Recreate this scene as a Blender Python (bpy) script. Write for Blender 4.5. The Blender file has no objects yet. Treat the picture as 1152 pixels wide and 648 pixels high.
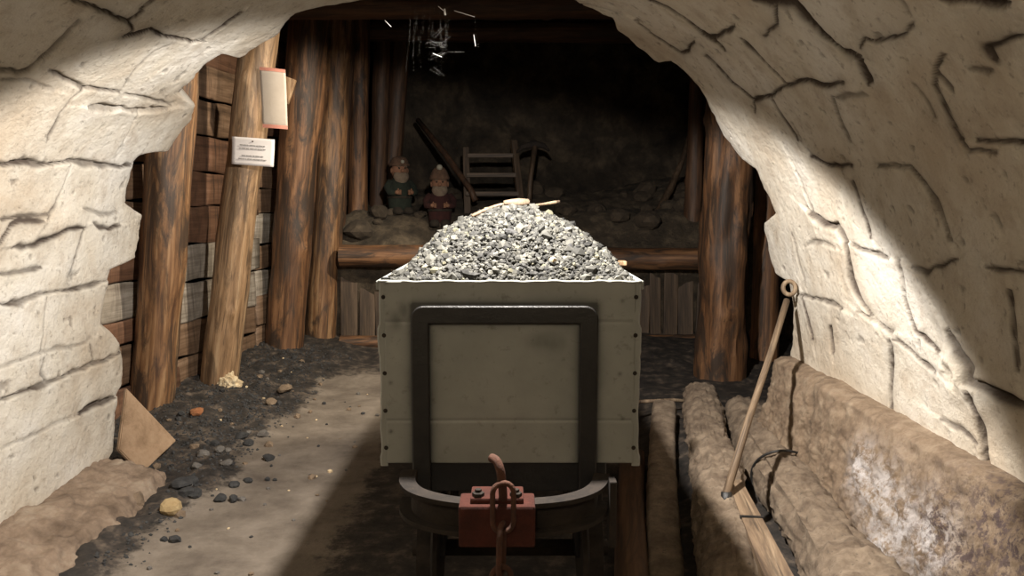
import bpy, bmesh, math, random
import numpy as np
from mathutils import Vector, Matrix, Quaternion
random.seed(7); RNG = np.random.default_rng(7)
C = bpy.context.scene.collection
SC = bpy.context.scene
PI = math.pi
# ------------------------------------------------------------------ camera
CAMZ = 1.5; F = 870.0; PITCH = math.atan(94/870)
cp, sp_ = math.cos(PITCH), math.sin(PITCH)
cam = bpy.data.cameras.new('camera'); cam.sensor_width = 36; cam.lens = 36*F/1152; cam.clip_start = .02
co = bpy.data.objects.new('camera', cam); C.objects.link(co)
co.location = (0, 0, CAMZ); co.rotation_euler = (PI/2-PITCH, 0, 0); SC.camera = co
def ray(px, py):
    u = (px-576)/F; v = (324-py)/F
    return u, v*sp_+cp, v*cp-sp_
def P(px, py, Y=None, Z=None, X=None):
    dx, dy, dz = ray(px, py)
    t = Y/dy if Y is not None else ((Z-CAMZ)/dz if Z is not None else X/dx)
    return Vector((dx*t, dy*t, CAMZ+dz*t))
# ------------------------------------------------------------------ noise
def _h(ix, iy, iz, seed):
    n = (ix.astype(np.int64)*374761393 + iy.astype(np.int64)*668265263 + iz.astype(np.int64)*2147483647 + seed*974711) & 0xffffffff
    n = ((n ^ (n >> 13))*1274126177) & 0xffffffff
    n = ((n ^ (n >> 16))*2246822519) & 0xffffffff
    return ((n ^ (n >> 15)) & 0xffffff)/float(0xffffff)
def vnoise(p, seed=0):
    i = np.floor(p).astype(np.int64); f = p-i; f = f*f*(3-2*f)
    r = 0
    for a in (0, 1):
        for b in (0, 1):
            for c in (0, 1):
                w = (f[:, 0] if a else 1-f[:, 0])*(f[:, 1] if b else 1-f[:, 1])*(f[:, 2] if c else 1-f[:, 2])
                r = r + w*_h(i[:, 0]+a, i[:, 1]+b, i[:, 2]+c, seed)
    return r*2-1
def fbm(p, sc, octs=4, seed=0):
    p = np.asarray(p, float).reshape(-1, 3)
    r = 0; a = 1; t = 0
    for k in range(octs):
        r = r + a*vnoise(p*sc*(2**k)+17.3*k, seed+k); t += a; a *= .5
    return r/t
def sstep(a, b, x): 
    t = np.clip((x-a)/(b-a), 0, 1); return t*t*(3-2*t)
# ------------------------------------------------------------------ mesh helpers
def link(name, me, m, parent=None, loc=None, rot=None):
    o = bpy.data.objects.new(name, me); C.objects.link(o)
    if m: me.materials.append(m)
    if parent: o.parent = parent
    if loc is not None: o.location = loc
    if rot is not None: o.rotation_euler = rot
    return o
def mesh_np(name, V, Fc, m, parent=None, smooth=True, attrs=None, **k):
    me = bpy.data.meshes.new(name); me.from_pydata([tuple(v) for v in V], [], [tuple(int(i) for i in f) for f in Fc])
    if smooth: me.polygons.foreach_set('use_smooth', [True]*len(me.polygons))
    for an, av in (attrs or {}).items():
        a = me.attributes.new(an, 'FLOAT', 'POINT'); a.data.foreach_set('value', np.asarray(av, np.float32))
    me.update()
    return link(name, me, m, parent, **k)
def gridfaces(n, m, flip=False):
    i = np.arange(n-1)[:, None]*m + np.arange(m-1)[None, :]; i = i.ravel()
    f = np.stack([i, i+1, i+m+1, i+m], 1)
    return f[:, ::-1] if flip else f
def obj(name, bm, m, parent=None, smooth=False, **k):
    me = bpy.data.meshes.new(name); bmesh.ops.recalc_face_normals(bm, faces=bm.faces); bm.to_mesh(me); bm.free()
    if smooth: me.polygons.foreach_set('use_smooth', [True]*len(me.polygons))
    return link(name, me, m, parent, **k)
def tag(o, label=None, cat=None, group=None, kind=None):
    if label: o['label'] = label
    if cat: o['category'] = cat
    if group: o['group'] = group
    if kind: o['kind'] = kind
    return o
def thing(name, loc, label, cat, group=None, rot=None):
    o = bpy.data.objects.new(name, None); C.objects.link(o); o.location = loc; o.empty_display_size = .1
    if rot is not None: o.rotation_euler = rot
    return tag(o, label, cat, group)
def add_box(bm, c, s, rot=None, bev=0):
    M = Matrix.Translation(c) @ (rot.to_matrix().to_4x4() if rot is not None else Matrix.Identity(4)) @ Matrix.Diagonal((s[0], s[1], s[2], 1))
    r = bmesh.ops.create_cube(bm, size=1, matrix=M)
    if bev:
        es = list({e for v in r['verts'] for e in v.link_edges})
        bmesh.ops.bevel(bm, geom=es, offset=bev, segments=2, affect='EDGES', profile=.6)
def add_tube(bm, pts, r, seg=10, closed=False, caps=True, up=None):
    pts = [Vector(p) for p in pts]; n = len(pts)
    rs = r if isinstance(r, (list, tuple)) else [r]*n
    rings = []; N = None
    for i, p in enumerate(pts):
        a = pts[(i-1) % n] if (closed or i > 0) else pts[0]; b = pts[(i+1) % n] if (closed or i < n-1) else pts[-1]
        T = (b-a).normalized()
        if N is None:
            N = T.orthogonal().normalized()
        else:
            N = (N - T*N.dot(T)).normalized()
        B = T.cross(N)
        rings.append([bm.verts.new(p+(N*math.cos(2*PI*k/seg)+B*math.sin(2*PI*k/seg))*rs[i]) for k in range(seg)])
    m = n if closed else n-1
    for i in range(m):
        A, Bq = rings[i], rings[(i+1) % n]
        off = 0
        if closed and i == n-1:
            off = min(range(seg), key=lambda o: (A[0].co-Bq[o].co).length)
        for k in range(seg):
            bm.faces.new((A[k], A[(k+1) % seg], Bq[(k+1+off) % seg], Bq[(k+off) % seg]))
    if caps and not closed:
        bm.faces.new(rings[0][::-1]); bm.faces.new(rings[-1])
def add_lathe(bm, prof, seg=20, M=Matrix.Identity(4)):
    rings = [[bm.verts.new(M @ Vector((r*math.cos(2*PI*k/seg), r*math.sin(2*PI*k/seg), z))) for k in range(seg)] for r, z in prof]
    for i in range(len(prof)-1):
        for k in range(seg):
            bm.faces.new((rings[i][k], rings[i][(k+1) % seg], rings[i+1][(k+1) % seg], rings[i+1][k]))
    bm.faces.new(rings[0][::-1]); bm.faces.new(rings[-1])
def orient(p0, p1):
    d = Vector(p1)-Vector(p0)
    return d.to_track_quat('Z', 'Y').to_euler(), d.length
def log_mesh(name, p0, p1, r0, r1, m, parent=None, rough=.06, bend=.02, seed=0, seg=36, knots=5, square=0, step=.035, grit=0):
    """rough round timber in its own frame (z along the grain)"""
    e, L = orient(p0, p1); n = max(12, int(L/step))
    t = np.linspace(0, 1, n)
    T, A = np.meshgrid(t, np.linspace(0, 2*PI, seg, endpoint=False), indexing='ij')
    R = r0+(r1-r0)*T
    if square: R = R*(1/np.maximum(np.abs(np.cos(A)), np.abs(np.sin(A))))**square
    q = np.stack([np.cos(A)*r0, np.sin(A)*r0, T*L*.35], -1).reshape(-1, 3)+seed*3.1
    d = fbm(q, 6, 4, seed).reshape(T.shape)*rough*r0*2
    q2 = np.stack([np.cos(A)*3, np.sin(A)*3, T*L*.5], -1).reshape(-1, 3)+seed*5.7
    d += fbm(q2, 4, 2, seed+9).reshape(T.shape)*rough*r0*.7
    rg = np.random.default_rng(seed+100)
    for _ in range(knots):
        kt, ka = rg.uniform(.05, .95), rg.uniform(0, 2*PI)
        da = (A-ka+PI) % (2*PI)-PI
        d += r0*.16*np.exp(-((da*r0)**2+((T-kt)*L)**2)/(r0*.22)**2)
    if grit: d = d+grit*fbm(np.stack([np.cos(A)*r0, np.sin(A)*r0, T*L], -1).reshape(-1, 3)+seed, 26, 4, seed+3).reshape(T.shape)
    R = R+d
    bx = bend*np.sin(T*PI*1.3+seed)*L*.35; by = bend*np.cos(T*PI*1.1+seed*2)*L*.3
    X = R*np.cos(A)+bx; Y = R*np.sin(A)+by; Z = T*L
    V = np.stack([X, Y, Z], -1).reshape(-1, 3)
    Fc = []
    for i in range(n-1):
        for k in range(seg):
            Fc.append((i*seg+k, i*seg+(k+1) % seg, (i+1)*seg+(k+1) % seg, (i+1)*seg+k))
    V = list(map(tuple, V)); c0 = len(V); V.append((float(bx[0].mean()), float(by[0].mean()), -.004)); c1 = len(V); V.append((float(bx[-1].mean()), float(by[-1].mean()), L+.004))
    for k in range(seg):
        Fc.append((c0, (k+1) % seg, k)); Fc.append((c1, (n-1)*seg+k, (n-1)*seg+(k+1) % seg))
    o = mesh_np(name, V, Fc, m, parent, loc=p0, rot=e)
    md = o.modifiers.new('edge', 'EDGE_SPLIT'); md.split_angle = math.radians(60)
    return o
def rock_verts(r, seed, flat=.75, sub=2):
    bm = bmesh.new(); bmesh.ops.create_icosphere(bm, subdivisions=sub, radius=1)
    rg = random.Random(seed)
    for _ in range(9):                                   # facets: clip by random planes
        n = Vector((rg.gauss(0, 1), rg.gauss(0, 1), rg.gauss(0, 1))).normalized(); d = rg.uniform(.62, .88)
        for v in bm.verts:
            k = v.co.dot(n)
            if k > d: v.co -= n*(k-d)
    sx, sy = rg.uniform(.8, 1.25), rg.uniform(.8, 1.2)
    for v in bm.verts: v.co = Vector((v.co.x*sx*r, v.co.y*sy*r, v.co.z*flat*r))
    return bm
# ------------------------------------------------------------------ materials
def nt(name):
    m = bpy.data.materials.new(name); m.use_nodes = True; t = m.node_tree
    return m, t, t.nodes['Principled BSDF']
def N(t, ty, **kw):
    n = t.nodes.new(ty)
    for k, v in kw.items():
        if k.startswith('i_'):
            key = k[2:]; key = int(key) if key.isdigit() else key.replace('_', ' ')
            n.inputs[key].default_value = v
        else: setattr(n, k, v)
    return n
def ramp(t, stops):
    r = t.nodes.new('ShaderNodeValToRGB'); e = r.color_ramp.elements
    while len(e) > 1: e.remove(e[-1])
    e[0].position = stops[0][0]; e[0].color = (*stops[0][1], 1)
    for p, c in stops[1:]:
        q = e.new(p); q.color = (*c, 1)
    return r
def g3(v): return (v, v, v)
def mixc(t, fac, a, b, mode='MIX'):
    n = N(t, 'ShaderNodeMix', data_type='RGBA', blend_type=mode)
    for s, v in ((n.inputs[0], fac), (n.inputs[6], a), (n.inputs[7], b)):
        if isinstance(v, (int, float)): s.default_value = v
        elif isinstance(v, tuple): s.default_value = (*v, 1)
        else: t.links.new(v, s)
    return n.outputs[2]
def noise(t, vec, scale, detail=5, rough=.6, dist=0):
    n = N(t, 'ShaderNodeTexNoise', i_Scale=scale, i_Detail=detail, i_Roughness=rough, i_Distortion=dist)
    t.links.new(vec, n.inputs['Vector']); return n.outputs['Fac']
def coords(t, scale=(1, 1, 1)):
    c = N(t, 'ShaderNodeTexCoord'); mp = N(t, 'ShaderNodeMapping'); mp.inputs['Scale'].default_value = scale
    t.links.new(c.outputs['Object'], mp.inputs['Vector']); return mp.outputs['Vector']
def bump(t, b, h, strength, dist=.01):
    n = N(t, 'ShaderNodeBump', i_Strength=strength, i_Distance=dist); t.links.new(h, n.inputs['Height'])
    t.links.new(n.outputs[0], b.inputs['Normal']); return n
def attr(t, name):
    a = N(t, 'ShaderNodeAttribute', attribute_name=name); return a.outputs['Fac']
def fmap(t, v, a, b, c=0., d=1.):
    n = N(t, 'ShaderNodeMapRange'); n.inputs[1].default_value = a; n.inputs[2].default_value = b; n.inputs[3].default_value = c; n.inputs[4].default_value = d
    t.links.new(v, n.inputs[0]); return n.outputs[0]

def mat_vault():
    m, t, b = nt('whitewashed_stone'); v = coords(t)
    n1 = noise(t, v, 2.2, 5, .6, .3)
    base = ramp(t, [(.3, (.52, .44, .34)), (.5, (.66, .61, .52)), (.7, (.74, .71, .65))]); t.links.new(n1, base.inputs[0])
    n2 = noise(t, v, 9, 6, .7)
    c = mixc(t, fmap(t, n2, .50, .70, 0, .5), base.outputs[0], (.40, .32, .24))
    n3 = noise(t, v, 34, 3, .6)                       # pits and soot specks
    c = mixc(t, fmap(t, n3, .60, .72, 0, .5), c, (.20, .16, .12))
    c = mixc(t, attr(t, 'stain'), c, (.50, .40, .28))
    c = mixc(t, attr(t, 'crk'), c, (.07, .052, .04))
    t.links.new(c, b.inputs['Base Color']); b.inputs['Roughness'].default_value = .9
    nb = noise(t, v, 55, 6, .75); nc = noise(t, v, 14, 5, .65)
    s = N(t, 'ShaderNodeMath', operation='MULTIPLY_ADD', i_1=2.2); t.links.new(nc, s.inputs[0]); t.links.new(nb, s.inputs[2])
    bump(t, b, s.outputs[0], .6, .010); return m
def mat_wood(name, dark, mid, light, stain=(.03, .02, .014), amount=.5, grain=(22, 22, 1.2), rough=.62, sheen=True):
    m, t, b = nt(name); v = coords(t, grain); v1 = coords(t)
    n1 = noise(t, v, 1.0, 7, .65, .4)
    r = ramp(t, [(.32, dark), (.5, mid), (.68, light)]); t.links.new(n1, r.inputs[0])
    n2 = noise(t, coords(t, (5, 5, .9)), 1.3, 7, .7, 1.2)
    c = mixc(t, fmap(t, n2, .46, .57, 0, amount), r.outputs[0], stain)
    n3 = noise(t, coords(t, (60, 60, 1.6)), 1, 3, .5)
    c = mixc(t, fmap(t, n3, .62, .68, 0, .7), c, stain)
    t.links.new(c, b.inputs['Base Color']); b.inputs['Roughness'].default_value = rough
    bump(t, b, n1, .5, .006); return m
def mat_rough(name, stops, scale=6, bscale=40, bstr=.8, rough=.95, extra=None, bdist=.01):
    m, t, b = nt(name); v = coords(t)
    n1 = noise(t, v, scale, 8, .7, .2); r = ramp(t, stops); t.links.new(n1, r.inputs[0]); c = r.outputs[0]
    if extra: c = extra(t, v, c)
    t.links.new(c, b.inputs['Base Color']); b.inputs['Roughness'].default_value = rough
    bump(t, b, noise(t, v, bscale, 8, .75), bstr, bdist); return m
M_VAULT = mat_vault()
M_POST = mat_wood('old_pine_log', (.06, .026, .011), (.20, .10, .042), (.38, .235, .12), amount=.85)
M_POST2 = mat_wood('red_brown_log', (.045, .02, .009), (.15, .07, .03), (.29, .15, .07), amount=.9)
M_POSTP = mat_wood('pale_pine_log', (.13, .07, .03), (.31, .19, .10), (.46, .32, .19), amount=.6)
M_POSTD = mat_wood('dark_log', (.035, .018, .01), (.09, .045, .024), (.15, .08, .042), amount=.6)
M_PLANK = [mat_wood('plank_wood_%s' % k, a, b_, c_, grain=(22, 1.2, 22), amount=.35) for k, a, b_, c_ in (
    ('brown', (.07, .04, .022), (.18, .11, .065), (.28, .185, .12)),
    ('grey', (.14, .11, .085), (.30, .26, .21), (.44, .39, .33)),
    ('red', (.07, .035, .02), (.16, .08, .045), (.24, .135, .085)))]
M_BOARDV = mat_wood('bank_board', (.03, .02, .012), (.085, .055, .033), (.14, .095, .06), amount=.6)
def dirt_extra(t, v, c):
    n3 = noise(t, v, 38, 3, .7)
    return mixc(t, fmap(t, n3, .62, .68, 0, .75), c, (.10, .08, .06))
M_DIRTLOG = mat_rough('mud_caked_log', [(.3, (.09, .06, .04)), (.5, (.20, .15, .105)), (.7, (.32, .25, .18))], 11, 60, 1, extra=dirt_extra)
def slab_extra(t, v, c):
    f = N(t, 'ShaderNodeMath', operation='MULTIPLY'); t.links.new(attr(t, 'salt'), f.inputs[0]); t.links.new(fmap(t, noise(t, v, 16, 6, .8), .42, .55), f.inputs[1])
    c = mixc(t, f.outputs[0], c, (.62, .59, .59))
    g = N(t, 'ShaderNodeMath', operation='MULTIPLY'); t.links.new(attr(t, 'purple'), g.inputs[0]); t.links.new(fmap(t, noise(t, v, 30, 5, .8), .48, .56), g.inputs[1])
    c = mixc(t, g.outputs[0], c, (.10, .070, .066))
    return mixc(t, attr(t, 'crk'), c, (.07, .05, .035))
M_SLAB = mat_rough('rough_concrete', [(.3, (.12, .08, .052)), (.5, (.25, .18, .12)), (.7, (.36, .28, .20))], 12, 70, 1, extra=slab_extra, bdist=.012)
M_KERB = mat_rough('muddy_concrete', [(.3, (.11, .075, .05)), (.52, (.26, .19, .135)), (.7, (.38, .31, .235))], 6, 50, .8)
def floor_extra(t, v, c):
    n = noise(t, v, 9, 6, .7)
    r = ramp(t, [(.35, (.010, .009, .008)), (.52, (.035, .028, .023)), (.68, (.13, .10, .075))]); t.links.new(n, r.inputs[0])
    f = N(t, 'ShaderNodeMath', operation='ADD'); t.links.new(attr(t, 'coal'), f.inputs[0]); t.links.new(fmap(t, noise(t, v, 4, 8, .8), .3, .7, -.5, .5), f.inputs[1])  # mask holds the coal dirt and the painted shade of the cart
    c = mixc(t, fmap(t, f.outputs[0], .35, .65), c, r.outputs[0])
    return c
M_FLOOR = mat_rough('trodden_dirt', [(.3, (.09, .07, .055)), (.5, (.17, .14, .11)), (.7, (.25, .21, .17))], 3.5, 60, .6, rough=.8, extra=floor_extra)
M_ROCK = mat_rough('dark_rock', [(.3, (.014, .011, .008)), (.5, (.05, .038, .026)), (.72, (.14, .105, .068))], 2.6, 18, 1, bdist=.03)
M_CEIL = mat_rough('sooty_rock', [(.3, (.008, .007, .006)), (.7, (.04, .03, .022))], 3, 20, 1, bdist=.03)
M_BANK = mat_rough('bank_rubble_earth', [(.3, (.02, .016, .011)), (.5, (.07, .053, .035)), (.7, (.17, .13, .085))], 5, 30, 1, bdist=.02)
def stone_mat(name, a, b_, sc=10):
    return mat_rough(name, [(.3, a), (.7, b_)], sc, 40, .8)
M_STONE_Y = stone_mat('ochre_stone', (.30, .20, .09), (.52, .40, .22))
M_STONE_K = stone_mat('coal', (.012, .012, .013), (.07, .07, .07)); 
M_STONE_G = stone_mat('grey_rock', (.07, .065, .06), (.22, .20, .18))
M_STONE_O = stone_mat('rusty_stone', (.20, .07, .025), (.36, .16, .07))
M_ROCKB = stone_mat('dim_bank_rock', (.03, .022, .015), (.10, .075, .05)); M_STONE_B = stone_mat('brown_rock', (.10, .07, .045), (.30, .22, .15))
def mat_gravel():
    m, t, b = nt('crushed_ore'); 
    r = ramp(t, [(0, (.005, .005, .005)), (.3, (.018, .018, .016)), (.6, (.055, .054, .046)), (.85, (.15, .147, .125)), (1, (.12, .11, .055))]); t.links.new(attr(t, 'tone'), r.inputs[0])
    c = mixc(t, fmap(t, noise(t, coords(t), 90, 4, .7), .4, .7, 0, .5), r.outputs[0], (.06, .06, .055))
    t.links.new(c, b.inputs['Base Color']); b.inputs['Roughness'].default_value = .85; return m
M_GRAVEL = mat_gravel()
def mat_paint():
    m, t, b = nt('grey_green_cart_paint'); v = coords(t)
    n1 = noise(t, v, 4, 5, .6); r = ramp(t, [(.3, (.225, .235, .22)), (.7, (.315, .325, .305))]); t.links.new(n1, r.inputs[0])
    c = mixc(t, fmap(t, noise(t, v, 30, 5, .7), .58, .72, 0, .5), r.outputs[0], (.09, .085, .07))
    # overspray of black paint around the black strap, and a sooty spot
    c = mixc(t, attr(t, 'soot'), c, (.012, .012, .012))
    t.links.new(c, b.inputs['Base Color']); b.inputs['Roughness'].default_value = .55; b.inputs['Metallic'].default_value = .0
    bump(t, b, noise(t, coords(t), 60, 4, .6), .2, .003); return m
M_PAINT = mat_paint()
M_BLACK = mat_rough('black_painted_steel', [(.3, (.008, .008, .009)), (.7, (.022, .021, .02))], 12, 60, .3, rough=.42)
M_STEEL = mat_rough('dirty_steel', [(.3, (.008, .006, .005)), (.7, (.035, .025, .018))], 14, 60, .6, rough=.9)
M_RUST = mat_rough('red_brown_rust', [(.3, (.035, .013, .007)), (.7, (.11, .042, .022))], 16, 80, .6, rough=.8)
M_REDP = mat_rough('red_painted_steel', [(.3, (.030, .006, .003)), (.7, (.085, .018, .009))], 12, 60, .7, rough=.95)
M_RODW = mat_wood('pale_rusty_rod', (.08, .05, .032), (.21, .145, .09), (.38, .29, .195), amount=.6, rough=.7)
M_LEAN = mat_rough('fibre_board', [(.3, (.20, .125, .07)), (.5, (.33, .22, .135)), (.7, (.42, .29, .185))], 7, 70, .6)
M_PAPER = mat_rough('paper', [(.3, (.66, .62, .60)), (.7, (.74, .70, .68))], 4, 30, .1, rough=.6)
M_CREAM = mat_rough('cream_card', [(.3, (.46, .39, .31)), (.7, (.54, .47, .39))], 4, 30, .1, rough=.6)
M_PINK = mat_rough('pink_tape', [(.3, (.55, .22, .16)), (.7, (.62, .28, .20))], 6, 30, .1, rough=.6)
M_INK = mat_rough('faded_ink', [(.3, (.30, .28, .27)), (.7, (.42, .40, .39))], 40, 30, .1, rough=.6)
M_WEB, _t, _b = nt('spider_silk'); _b.inputs['Base Color'].default_value = (.75, .73, .70, 1); _b.inputs['Roughness'].default_value = .4
M_FUNGUS = stone_mat('cream_crust', (.45, .30, .15), (.85, .74, .52), 22)
M_SKIN = stone_mat('painted_skin', (.20, .10, .055), (.28, .14, .085), 20)
M_BEARD = stone_mat('painted_beard', (.14, .10, .07), (.22, .17, .12), 30)
M_GREEN = stone_mat('painted_green', (.008, .012, .008), (.022, .028, .018), 20)
M_REDC = stone_mat('painted_red', (.022, .006, .005), (.05, .014, .011), 20)
M_BRC = stone_mat('painted_brown', (.07, .04, .025), (.16, .09, .055), 20)
M_LAMPG = stone_mat('painted_lamp', (.3, .28, .22), (.4, .38, .3), 20)
M_EYE = stone_mat('painted_eye', (.02, .015, .01), (.04, .03, .02), 20)
M_CREAMC = stone_mat('painted_cream', (.4, .34, .24), (.55, .48, .36), 20)

# ------------------------------------------------------------------ masonry vault
prof_px = [(142, 700), (142, 620), (143, 540), (143, 440), (141, 340), (145, 260), (151, 210), (166, 170), (195, 130), (225, 102), (262, 71), (300, 46), (345, 22),
           (400, 3), (460, -8), (520, -12), (580, -8), (640, 1), (690, 24), (725, 46), (760, 74), (795, 112), (826, 155), (852, 205), (868, 260),
           (878, 310), (886, 370), (889, 430), (889, 540), (889, 620), (889, 700)]
Y0 = 4.2
PP = np.array([[P(x, y, Y=Y0).x, P(x, y, Y=Y0).z] for x, y in prof_px])
def catmull(pts, k=40):
    out = []
    for i in range(len(pts)-1):
        p0, p1, p2, p3 = pts[max(i-1, 0)], pts[i], pts[i+1], pts[min(i+2, len(pts)-1)]
        for t in np.linspace(0, 1, k, endpoint=False):
            out.append(.5*((2*p1)+(-p0+p2)*t+(2*p0-5*p1+4*p2-p3)*t*t+(-p0+3*p1-3*p2+p3)*t**3))
    out.append(pts[-1]); return np.array(out)
fine = catmull(PP)
arc = np.concatenate([[0], np.cumsum(np.linalg.norm(np.diff(fine, axis=0), axis=1))]); LEN = arc[-1]
NS = 1250
SS = np.linspace(0, LEN, NS)
BX = np.interp(SS, arc, fine[:, 0]); BZ = np.interp(SS, arc, fine[:, 1])
for _ in range(14):                                     # smooth the base profile
    BX[1:-1] = (BX[:-2]+2*BX[1:-1]+BX[2:])/4; BZ[1:-1] = (BZ[:-2]+2*BZ[1:-1]+BZ[2:])/4
TX = np.gradient(BX); TZ = np.gradient(BZ); ln = np.hypot(TX, TZ); NX, NZ = TZ/ln, -TX/ln    # inward normal
ANG = np.unwrap(np.arctan2(BX, -(BZ-CAMZ)))           # decreasing/increasing monotone angle around the eye height axis
def to_surf(px, py):
    dx, dy, dz = ray(px, py)
    a = math.atan2(dx, -dz)
    best = None
    for k in (-1, 0, 1):
        aa = a+2*PI*k
        if min(ANG[0], ANG[-1])-.02 <= aa <= max(ANG[0], ANG[-1])+.02: best = aa
    if best is None: best = a
    s = np.interp(best, ANG, SS) if ANG[-1] > ANG[0] else np.interp(-best, -ANG, SS)
    x = np.interp(s, SS, BX); z = np.interp(s, SS, BZ)
    r = math.hypot(x, z-CAMZ); t = r/math.hypot(dx, dz)
    return float(s), float(t*dy)
edge_px = [(108, 560), (112, 535), (131, 507), (134, 445), (142, 433), (139, 387), (117, 365), (122, 325), (128, 303), (154, 291), (160, 268), (162, 243), (143, 229), (152, 187),
           (160, 176), (192, 171), (218, 136), (221, 120), (203, 109), (231, 77), (252, 62), (271, 68), (316, 42), (322, 26), (333, 18), (360, 10), (395, 4), (420, 0),
           (500, -12), (590, -8), (640, 0), (672, 14), (688, 22), (693, 36), (714, 54), (738, 73), (752, 70), (775, 90), (798, 126), (810, 153), (830, 180), (845, 190), (857, 212),
           (870, 240), (857, 251), (860, 281), (867, 306), (884, 316), (889, 345), (888, 400), (888, 480), (888, 600)]
es = np.array([to_surf(*p) for p in edge_px]); es[:, 0] = np.maximum.accumulate(es[:, 0]+np.arange(len(es))*1e-4)
YE = np.interp(SS, es[:, 0], es[:, 1])
YE = np.clip(YE, 3.7, 4.75)
YE = YE+.012*fbm(np.stack([SS*22, SS*0, SS*0], 1), 1, 3, 5)
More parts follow.
